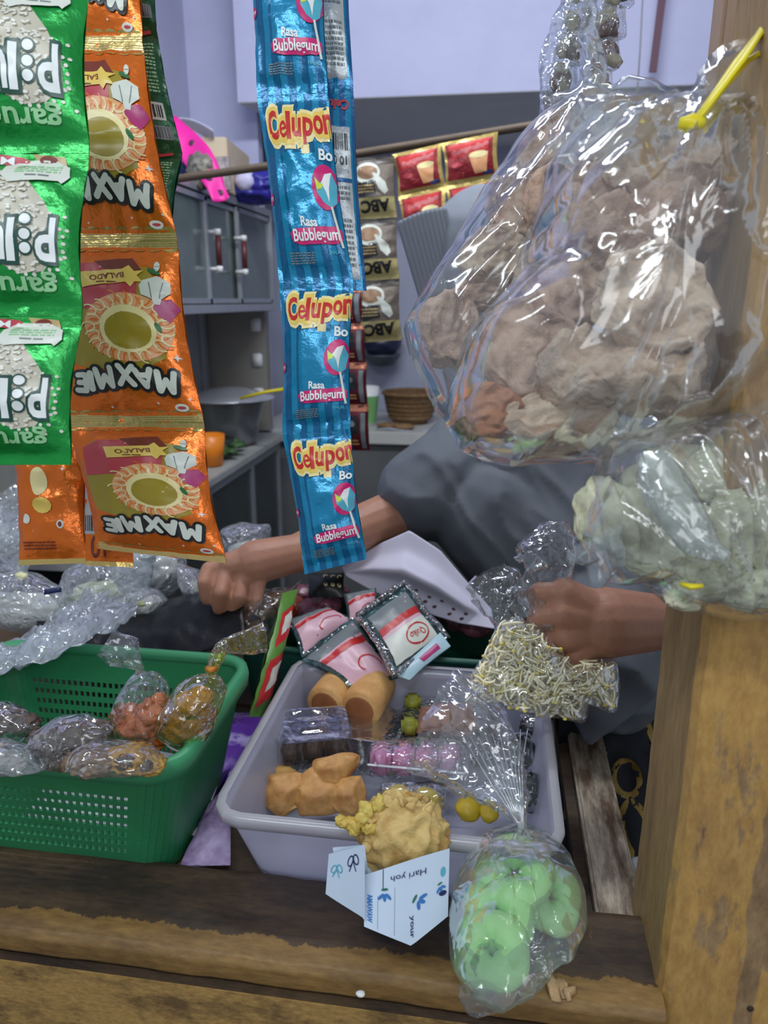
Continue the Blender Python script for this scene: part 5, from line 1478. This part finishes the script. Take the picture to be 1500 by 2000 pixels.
# brown cake with green pieces, tray
BRC = mat('brown_crumb', (146, 100, 78), .8, col2=(108, 70, 54), vscale=90, bump=.8, bscale=120)
g = G()
q = [BX(820, 1385, .955), BX(925, 1378, .955), BX(935, 1425, .955), BX(812, 1430, .955)]
g.grid(lambda u, v: (q[0].lerp(q[1], u)).lerp(q[3].lerp(q[2], u), v)+V((0, 0, .012*(math.sin(PI*u)*math.sin(PI*v))**.3+.003*nz((u*6, v*4, 0), 3, 2))), 36, 24)
c_ = sum(q, V())/4
g.box(c_-V((0, 0, .006)), (.068, .045, .016), bev=.003)
put('brown_cake', g, BRC, loc=c_-V((0, 0, .012)), label='brown crumbly cake in the middle of the translucent box', cat='cake')
GY = mat('yellow_green_cake', (158, 156, 50), .6, col2=(110, 112, 30), vscale=40)
for k, (x, y, lb) in enumerate(((806, 1370, 'small yellow-green cube behind the brown cake'), (800, 1418, 'small yellow-green cube left of the brown cake'))):
    g = G(); c = BX(x, y, .958); g.box(c, (.020, .020, .018), rotz(.2), bev=.004); put('green_cube', g, GY, loc=c-V((0, 0, .01)), label=lb, cat='cake')
# pink slices in a wrapped tray
PK = mat('pink_cake', (222, 150, 190), .5, col2=(206, 122, 168), vscale=18, bump=.2, sss=.1); PKD = mat('deep_pink_skin', (196, 84, 140), .5)
pt = thing('cake_tray', 'clear wrapped tray holding the row of pink cake slices', 'tray', BX(805, 1510, .935))
for k in range(4):
    x = 745+k*44
    c = BX(x, 1480+k*.5, .940)
    t = thing('pink_cake_slice', ('leftmost', 'second from left', 'third from left', 'rightmost')[k]+' pink cake slice in the wrapped tray', 'cake', c-V((0, 0, .016)), 'pink cake slices')
    g = G(); g.box(c, (.0235, .042, .030), rotz(.03)@rotx(-.3), bev=.005); put('cake', g, PK, t)
    g = G(); g.box(c-CF*.0125+V((0, 0, -.002)), (.0225, .014, .024), rotz(.03)@rotx(-.3), bev=.004); put('pink_skin', g, PKD, t)
g = G(); pillow(g, [(722, 1452), (800, 1443), (900, 1446), (918, 1470), (916, 1512), (800, 1522), (716, 1515), (714, 1480)], depth(BX(805, 1480, .94))-.008, .032, 60, 9, .002, 61, None, 50); put('tray_wrap', g, FILM, pt)
g = G(); g.box(BX(812, 1502, .948), (.11, .003, .0025), rotz(.0), bev=.001); put('tray_edge', g, mat('bright_edge', (236, 236, 240), .2), pt)
# yellow cakes in front
YC = mat('yellow_steamed_cake', (206, 178, 42), .45, col2=(176, 146, 30), vscale=22, sss=.1)
for k, (x, y, D, rx, ry, lb) in enumerate(((780, 1565, .69, 34, 32, 'yellow steamed cake behind the fritter, left'), (830, 1570, .695, 36, 32, 'yellow steamed cake behind the fritter, right'), (915, 1580, .70, 26, 20, 'yellow steamed cake under the gathered plastic, left'), (955, 1584, .70, 20, 16, 'yellow steamed cake under the gathered plastic, right'))):
    D = depth(BX(x, y, .935)); kk = D/FPX
    g = G(); g.blob(W(x, y, D), (rx*kk, .016, ry*kk), 3, .15, 1.6, 70+k, amp2=.05, sc2=4); put('yellow_cake', g, YC, loc=W(x, y+ry, D), label=lb, cat='cake')
    if k < 2:
        g = G(); pillow(g, [(x-rx*1.15, y-ry*1.1), (x+rx*1.1, y-ry*1.2), (x+rx*1.2, y+ry), (x-rx*1.2, y+ry)], D, .020, 28, 5, .002, 80+k, (x, y-60), 60)
        put('wrapper', g, FILM, loc=W(x, y+ry, D), label='clear wrapper around the '+lb, cat='wrapper')
# dark items at the right inside wall
for k, (x, y, rx, ry) in enumerate(((1015, 1470, 30, 40), (1035, 1545, 24, 40), (1040, 1420, 24, 26))):
    D = depth(BX(x, y, .945))
    t = thing('dark_food_bag', ('clear bag of dark food against the right wall of the box, middle', 'clear bag of dark food against the right wall of the box, nearest', 'clear bag of dark food against the right wall of the box, farthest')[k], 'bag', W(x, y+ry, D))
    g = G(); g.blob(W(x, y, D), (rx*D/FPX, .015, ry*D/FPX), 3, .3, 2, k); put('dark_food', g, mat('near_black_food', (34, 34, 34), .4, var=.3), t)
    g = G(); pillow(g, [(x-rx, y-ry), (x+rx*.8, y-ry), (x+rx, y+ry), (x-rx, y+ry)], D, .020, 32, 6, .003, 90+k, None, 60); put('bag_film', g, FILM, t)
# ================================================================== bag of green rings on the ledge
DG_ = mat('green_donut', (190, 244, 160), .5, col2=(162, 226, 134), vscale=14, bump=.2, bscale=60, sss=.2)
db_ = thing('doughnut_bag', 'clear knotted plastic bag holding pale green ring cakes, hanging over the front ledge', 'bag', W(1010, 1920, .575))
def donut(label, px, py, D, r, tilt, seed):
    c = W(px, py, D); k = D/FPX
    Rm = face_rot((-CF+CU*tilt[1]+CR*tilt[0]).normalized())
    R_, r_ = r*k*.56, r*k*.43
    def fn(u, v):
        a, b = u*2*PI, v*2*PI
        w_ = 1+.10*math.sin(a*4+seed)+.05*nz((math.cos(a), math.sin(a), seed), 3, seed)
        q = Rm@V(((R_+r_*w_*math.cos(b))*math.cos(a), (R_+r_*w_*math.cos(b))*math.sin(a), r_*w_*.9*math.sin(b)))
        return c+q+V((1, 1, 1))*.0006*nz(q, 100, seed)
    g = G(); g.grid(fn, 48, 20, cu=True, cv=True)
    put('green_doughnut', g, DG_, loc=c-V((0, 0, r*k*.5)), label=label, cat='doughnut', group='green ring cakes')
donut('pale green ring cake at the top of the knotted bag', 1005, 1705, .662, 78, (-.1, 1.5), 1)
donut('pale green ring cake at the right side of the knotted bag', 1072, 1752, .664, 70, (.5, .9), 2)
donut('pale green ring cake in the middle left of the knotted bag', 972, 1788, .634, 74, (-.3, 1.3), 3)
donut('pale green ring cake at the bottom of the knotted bag', 960, 1855, .606, 78, (-.2, 1.2), 4)
OD = [(1020, 1620), (1065, 1632), (1110, 1665), (1138, 1720), (1140, 1770), (1120, 1810), (1070, 1850), (1040, 1885), (1000, 1920), (950, 1935), (905, 1915), (878, 1870), (876, 1800), (885, 1750), (915, 1690), (960, 1640)]
g = G(); pillow(g, OD, .608, .066, 150, 22, .0034, 51, (1020, 1612), 50, dz=lambda x, y: (1720-y)*.00028+.008); put('bag_film', g, film('doughnut_film', haze=.13, gloss=.04, rough=.12, bump=.45, bscale=45), db_)
g = G()
skirt(g, [W(1020, 1640, .60), W(1020, 1618, .60), W(1000, 1560, .615), W(960, 1500, .63), W(900, 1440, .65), W(850, 1405, .67)], [.010, .0035, .016, .030, .042, .050], 4, 40, .004, .35)
put('gathered_neck', g, film('neck_film', haze=.10, gloss=.10, rough=.10, bump=1, bscale=50), db_)
g = G(); skirt(g, [W(950, 1925, .565), W(935, 1960, .57), W(925, 1985, .572)], [.014, .018, .004], 5, 20, .002, .2); put('loose_corner', g, FILM, db_)
g = G()
for k in range(10):
    g.tube([W(1019+k*.4, 1632, .598), W(1015+k*1.2-4, 1605, .600), W(985+k*6-20, 1540-k*5, .612+.002*k), W(905+k*14, 1440-k*2, .64)], [.0008, .0012, .0008, .0004], 5)
put('neck_creases', g, film('crease_film', haze=.45, gloss=.2, rough=.1), db_)
# ================================================================== fritter in a folded paper
fp = thing('paper_wrapper', 'folded white printed paper pocket holding a golden fritter', 'paper wrapper', W(780, 1848, .60))
PAPM = mat('blueish_paper', (206, 222, 240), .6, bump=.1, bscale=60)
dq = Design(.86, 18, 16)
dq.line([(.22, 0), (.22, .33)], .008, I_BK, 2)
def flower(d, x, y, r, rot):
    for a in (-.7, 0, .7):
        d.ell(x+math.sin(a+rot)*r*.8, y+math.cos(a+rot)*r*.8/d.asp, r*.24, r*.6, ink('flower_blue', (48, 120, 190)), 2, 10, rot=-(a+rot))
    d.ell(x-math.sin(rot)*r*.5, y-math.cos(rot)*r*.5/d.asp, r*.5, r*.2, ink('stem_green', (40, 110, 90)), 3, 10, rot=-rot)
flower(dq, .24, .36, .085, 0); flower(dq, .63, .50, .085, .9); flower(dq, .90, .48, .06, .2)
dq.text('Hari yoh', .52, .17, .42, I_NAVY, 3, rot=PI+.04, bold=.0, hgt=.085)
dq.line([(.36, .3), (.36, .95)], .004, I_GR, 1); dq.line([(.16, .4), (.16, .95)], .004, I_GR, 1)
dq.text('AMAWAW', .065, .62, .42, ink('flower_blue', (48, 120, 190)), 3, rot=PI/2, bold=.03, hgt=.06); dq.text('your', .56, .78, .22, I_NAVY, 3, rot=PI/2, hgt=.05)
dq.ell(.93, .30, .03, .06, I_TEAL, 2); dq.ell(.93, .60, .05, .03, I_NAVY, 2, rot=.5)
class PSheet(Sheet):
    """paper panel bounded by an outline: the quad is bent along folds"""
    pass
def panel(corners, D, design, name, seed, top=None):
    """corners: pixel polygon TL,TR,BR,BM,BL ; the bottom comes to a point BM"""
    def at(u, v, h=0, side=1):
        TL, TR, BR, BM, BL = corners
        tx, ty = TL[0]+(TR[0]-TL[0])*u, TL[1]+(TR[1]-TL[1])*u
        fm = (BM[0]-BL[0])/max(1, (BR[0]-BL[0]))
        if u < fm: f = u/max(fm, 1e-6); bx, by = BL[0]+(BM[0]-BL[0])*f, BL[1]+(BM[1]-BL[1])*f
        else: f = (u-fm)/max(1-fm, 1e-6); bx, by = BM[0]+(BR[0]-BM[0])*f, BM[1]+(BR[1]-BM[1])*f
        x, y = tx+(bx-tx)*v, ty+(by-ty)*v
        dd = D(u, v) if callable(D) else D
        p = W(x, y, dd)
        return p-CF*(h+.0012*nz(p, 25, seed))
    class O: pass
    o = O(); o.at = at; o.n = -CF
    return sachet(fp, o, design, PAPM, name='paper_panel', nu=18, nv=16, thin=True, printname='printed_pattern')
panel([(712, 1708), (878, 1656), (875, 1790), (803, 1848), (711, 1810)], lambda u, v: .597+.030*(u-.3)**2+(.012*(1-v)), dq, 'p', 1)
dl = Design(1.1, 10, 10)
for x, y, m_ in ((.24, .36, I_TEAL), (.68, .20, I_NAVY)):
    dl.ring(x-.07, y, .06, .10, .025, m_, 2, 12, rot=.5); dl.ring(x+.08, y-.02, .06, .09, .025, m_, 2, 12, rot=-.5); dl.line([(x, y), (x-.10, y+.17)], .022, m_, 2); dl.line([(x, y), (x+.08, y+.16)], .022, m_, 2)
panel([(642, 1668), (712, 1652), (713, 1800), (708, 1792), (636, 1745)], lambda u, v: .625-.026*u, dl, 'p', 2)
panel([(650, 1655), (712, 1650), (720, 1712), (700, 1712), (655, 1700)], lambda u, v: .625, None, 'p', 3)
panel([(700, 1660), (868, 1650), (860, 1780), (800, 1830), (716, 1800)], lambda u, v: .690-.07*v, None, 'p', 4)
FR = mat('fritter_batter', (222, 190, 122), .6, col2=(182, 132, 66), vscale=34, bump=.8, bscale=80, lo=.32, hi=.55); FRY = mat('fritter_yellow', (228, 206, 112), .55, col2=(204, 166, 70), vscale=40)
ft = thing('fritter', 'golden battered fritter with ragged crisp edges in the paper pocket', 'fritter', W(785, 1700, .61))
g = G(); g.blob(W(788, 1636, .655), (.034, .022, .038), 5, .22, 1.8, 3, amp2=.16, sc2=5, rid=True); put('body', g, FR, ft)
R = random.Random(2)
g = G()
for k in range(46):
    a = R.uniform(-.6, PI+.6); r = R.uniform(.5, 1.05)
    x, y = 786+74*r*math.cos(a), 1640-70*r*math.sin(a)
    if y > 1670: continue
    c = W(x, y-14, .640+R.uniform(-.008, .02))
    def fn(p, s=k): return V((p.x, p.y, p.z+.004*nz(p, 160, s)))
    g.blob(c, (R.uniform(.004, .008), R.uniform(.003, .005), .0018), 2, .5, 2.5, k, face_rot(-CF+CR*R.uniform(-1, 1)+CU*R.uniform(-1, 1), a), fn=fn)
put('batter_flakes', g, FR, ft, kind='stuff')
g = G()
for k, (x, y, s) in enumerate(((672, 1606, 1.0), (690, 1612, 1.2), (706, 1600, 1.2), (664, 1600, .6), (716, 1580, 1.1), (740, 1570, 1.2), (722, 1615, 1.2), (690, 1622, .8))):
    g.blob(W(x, y, .640), (.0068*s, .005, .0050*s), 3, .5, 2.4, 90+k, roty(k), amp2=.3, sc2=6)
put('crisp_edge', g, FRY, ft)
# ================================================================== behind the box
# dark green crate
DGC = mat('dark_green_crate', (22, 84, 66), .45, bump=.1)
def crate(label, x0, x1, y0, y1, zt, m, z0=TZ+.001, name='crate'):
    t = thing(name, label, 'crate', ((x0+x1)/2, (y0+y1)/2, z0))
    S_ = tub((x0, x1, y0, y1), (x0+.012, x1-.012, y0+.012, y1-.012), zt, z0, .02, .015)
    g = G(); g.grid(lambda u, v: S_(u, v), 72, 6, cu=True); put('wall', g, m, t, sol=.0025)
    g = G(); g.grid(lambda u, v: (lambda p: V(((x0+x1)/2+(p[0]-(x0+x1)/2)*v, (y0+y1)/2+(p[1]-(y0+y1)/2)*v, z0+.003)))(rrect(x0+.012, x1-.012, y0+.012, y1-.012, .015, u)), 48, 2, cu=True); put('bottom', g, m, t, sol=.002)
    g = G(); g.grid(lambda u, v: S_(u, 1, (.0, .008, .008, 0)[int(round(v*3))])+V((0, 0, (-.004, -.004, .003, .003)[int(round(v*3))])), 72, 3, cu=True); put('rim', g, m, t)
    g = G()
    for k in range(16):
        for j in range(3): g.box((x0+.03+(x1-x0-.06)*k/15, y0+.010-.006*j/3, z0+(zt-z0)*(.3+.2*j)), (.008, .003, .010))
    put('slot', g, mat('slot_dark', (10, 30, 26), .8), t, smooth=False)
    return t
crate('dark green plastic crate behind the translucent box, holding dark packs', -.345, .070, .905, 1.10, .985, DGC)
g = G(); g.box((.0, .882, .925), (.15, .028, .070), bev=.006); put('blue_box', g, mat('slate_blue_box', (84, 108, 146), .5), loc=(0, .882, .89), label='slate blue box between the translucent box and the green crate', cat='box', smooth=False)
DPK = mat('plum_packs', (66, 34, 46), .3, col2=(130, 72, 86), vscale=34, bump=.3, lo=.4, hi=.75)
R = random.Random(9)
for k, (x, y) in enumerate(((590, 1165), (622, 1155), (600, 1195), (635, 1185), (655, 1165), (575, 1190), (618, 1210), (900, 1210), (870, 1190), (835, 1180), (930, 1222))):
    c = PZ(x, y, .985)
    g = G(); g.blob(c, (.022, .018, .016), 3, .35, 2, k, rotz(k), rid=True)
    put('plum_pack', g, DPK if k != 5 else mat('orange_red_pack', (150, 60, 34), .35), loc=c-V((0, 0, .015)), label='small dark plum wrapped piece in the green crate' if k != 5 else 'small orange-red pack at the left end of the green crate', cat='pack', group='dark wrapped pieces in the green crate' if k != 5 else None)
bk = thing('black_pack', 'black pack with small cream eyelet dots under the blue strip', 'pack', PZ(650, 1150, 1.0))
c = [W(600, 1120, 1.18), W(672, 1118, 1.17), W(674, 1166, 1.14), W(602, 1166, 1.15)]
dk = Design(.7, 10, 8)
for x in (.52, .72, .90):
    dk.ring(x, .25, .05, .05, .035, I_CREAM, 1, 12, a0=2.4, a1=6.0); dk.ell(x, .62, .05, .05, I_CREAM, 1, 10); dk.ell(x, .60, .03, .03, I_BK, 2, 10)
sachet(bk, Sheet(c, .008, 200, .001, .04), dk, mat('black_pack_m', (16, 24, 22), .35), nu=10, nv=8, name='pack_body')
# clear labelled packs with an oval logo
TEALM = film('teal_clear_pack', tint=(150, 190, 192), haze=.35, gloss=.08, rough=.1, bump=.6, bscale=60, hazecol=(110, 150, 154))
dl2 = Design(.95, 16, 16)
dl2.rect(.10, .12, .90, .92, ink('label_pink', (216, 172, 184)), 1); dl2.rect(.10, .12, .90, .40, I_GR, 2)
dl2.rect(.10, .40, .90, .50, I_RED, 3); dl2.rect(.10, .56, .90, .92, I_OW, 3); dl2.ring(.62, .74, .20, .12, .022, I_RED, 4, 26); dl2.text('Quiko', .62, .74, .27, I_RED, 5, rot=PI+.1, bold=.01, hgt=.10)
dl3 = Design(.95, 16, 16)
dl3.rect(.06, .06, .94, .94, ink('label_pink', (216, 172, 184)), 1); dl3.rect(.06, .30, .94, .40, I_RED, 3); dl3.ring(.66, .74, .22, .13, .022, I_RED, 4, 26, a0=2.6, a1=6.6); dl3.rect(.06, .04, .94, .26, I_GR, 2)
for k, (q, dsg, lb) in enumerate((
    (((698, 1205, 1.00), (790, 1140, 1.06), (872, 1248, 1.00), (768, 1322, .93)), dl2, 'teal edged clear pack with a red oval logo, topmost of those behind the box'),
    (((588, 1290, .97), (690, 1205, 1.03), (778, 1325, .955), (690, 1345, .93)), dl3, 'pink labelled clear pack with a red stripe, under the topmost teal edged one'),
    (((560, 1210, 1.04), (640, 1185, 1.08), (690, 1210, 1.05), (590, 1285, .99)), dl3, 'pink and white labelled clear pack, half hidden at the left of the three'),
    (((672, 1160, 1.08), (735, 1148, 1.10), (740, 1200, 1.06), (680, 1235, 1.04)), dl3, 'small pink clear pack standing against the white paper'))):
    t = thing('labelled_pack', lb, 'pack', W(*q[3]), None)
    sh = Sheet([W(*a) for a in q], .010, 210+k, .0015, .05, fold=.003)
    sachet(t, sh, dsg, TEALM, nu=16, nv=16, printname='printed_label')
    if k == 0:
        g = G(); rr = [sh.at(u, v, .003) for u, v in ([(i/10, .0) for i in range(11)]+[(1, i/10) for i in range(1, 11)]+[(1-i/10, 1) for i in range(1, 11)]+[(0, 1-i/10) for i in range(1, 11)])]
        g.tube(rr, .0045, 8, cap=False); put('rolled_edge', g, film('dark_rolled_edge', tint=(120, 140, 142), haze=.3, gloss=.25, rough=.08, bump=1, bscale=80, hazecol=(90, 100, 104)), t)
dl4 = Design(.5, 8, 8); dl4.rect(.4, .2, .8, .6, I_PLUM, 1)
t = thing('labelled_pack', 'pale blue edge of a flat pack under the topmost labelled one', 'pack', W(800, 1320, .95))
sachet(t, Sheet(quad((860, 1235, .99), (880, 1262, .975), (800, 1328, .93), (768, 1318, .935)), .004, 222, .001, .04), dl4, mat('pale_blue_pack', (176, 206, 216), .35), nu=8, nv=8)
# white cloth-paper in front of the shopkeeper
g = G()
tp = [(668, 1108), (742, 1062), (800, 1036), (860, 1075), (915, 1140), (960, 1190)]
bt_ = [(676, 1125), (720, 1150), (775, 1176), (840, 1200), (900, 1218), (966, 1228)]
def lerpl(L, u):
    k = u*(len(L)-1); i = min(len(L)-2, int(k)); f = k-i
    return L[i][0]*(1-f)+L[i+1][0]*f, L[i][1]*(1-f)+L[i+1][1]*f
def wp(u, v):
    a, b = lerpl(tp, u), lerpl(bt_, u)
    x, y = a[0]+(b[0]-a[0])*v, a[1]+(b[1]-a[1])*v
    D = 1.16-.02*v-.09*u
    p = W(x, y, D)
    f = v
    return p-CF*(.035*math.exp(-((v-.52)/.14)**2)*math.sin(PI*min(1, u*1.1))+.003*nz(p, 20, 2))
g.grid(wp, 48, 30)
wo = put('paper_sheet', g, mat('lilac_white_paper', (206, 202, 220), .6), loc=W(820, 1190, 1.1), label='large white lilac sheet curling up in front of the shopkeeper\'s shirt', cat='paper', sol=.0012)
g = G()
for x, v in ((.50, .72), (.58, .74), (.66, .70), (.74, .74), (.82, .72), (.62, .86), (.72, .88), (.56, .84), (.80, .88)):
    p = wp(x, v)-CF*.0012; g.blob(p, (.0035, .0025, .0008), 2, .2, 2, 1, face_rot(-CF))
put('printed_dot', g, mat('dark_print_dot', (96, 66, 72), .6), wo)
# ================================================================== below, at the right end of the counter
BLK = mat('black_fabric', (22, 28, 38), .8); GLD = ink('gold_print', (150, 122, 52), .6)
pf_ = Design(1.6, 20, 30)
pf_.ring(.55, .40, .10, .12, .045, GLD, 1, 24, rot=-.4); pf_.ring(.62, .62, .10, .20, .05, GLD, 1, 26, rot=-.3)
pf_.line([(.60, .0), (.80, .28), (1.0, .46)], .05, GLD, 1); pf_.line([(.40, .10), (.56, .17)], .045, GLD, 1); pf_.line([(.30, .14), (.38, .30)], .04, GLD, 1); pf_.line([(.55, .86), (.98, .80)], .05, GLD, 1)
pf_.ring(.15, .55, .09, .10, .04, GLD, 1, 20)
t = thing('patterned_cloth', 'black cloth printed with gold rings hanging in the gap beside the post', 'cloth', W(1230, 1780, 1.05))
sachet(t, Sheet(quad((1090, 1340, 1.02), (1330, 1340, 1.0), (1340, 1800, .95), (1090, 1800, .98)), .0, 230, .004, .01, fold=.006), pf_, BLK, nu=20, nv=30, thin=True, name='cloth')
g = G(); g.blob(W(1272, 1405, 1.10), (.028, .02, .045), 3, .25, 1.6, 2, roty(.4)); put('white_bag', g, mat('white_plastic_bag', (206, 208, 222), .5), loc=W(1272, 1440, 1.10), label='white bag corner peeking out between the shirt hem and the post', cat='bag')
g = G(); g.blob(W(1262, 1745, .80), (.022, .02, .045), 3, .25, 1.6, 5, roty(-.3)); put('white_bag', g, mat('grey_white_bag', (168, 172, 180), .5), loc=W(1262, 1780, .80), label='greyish white bag low in the gap at the foot of the post', cat='bag')
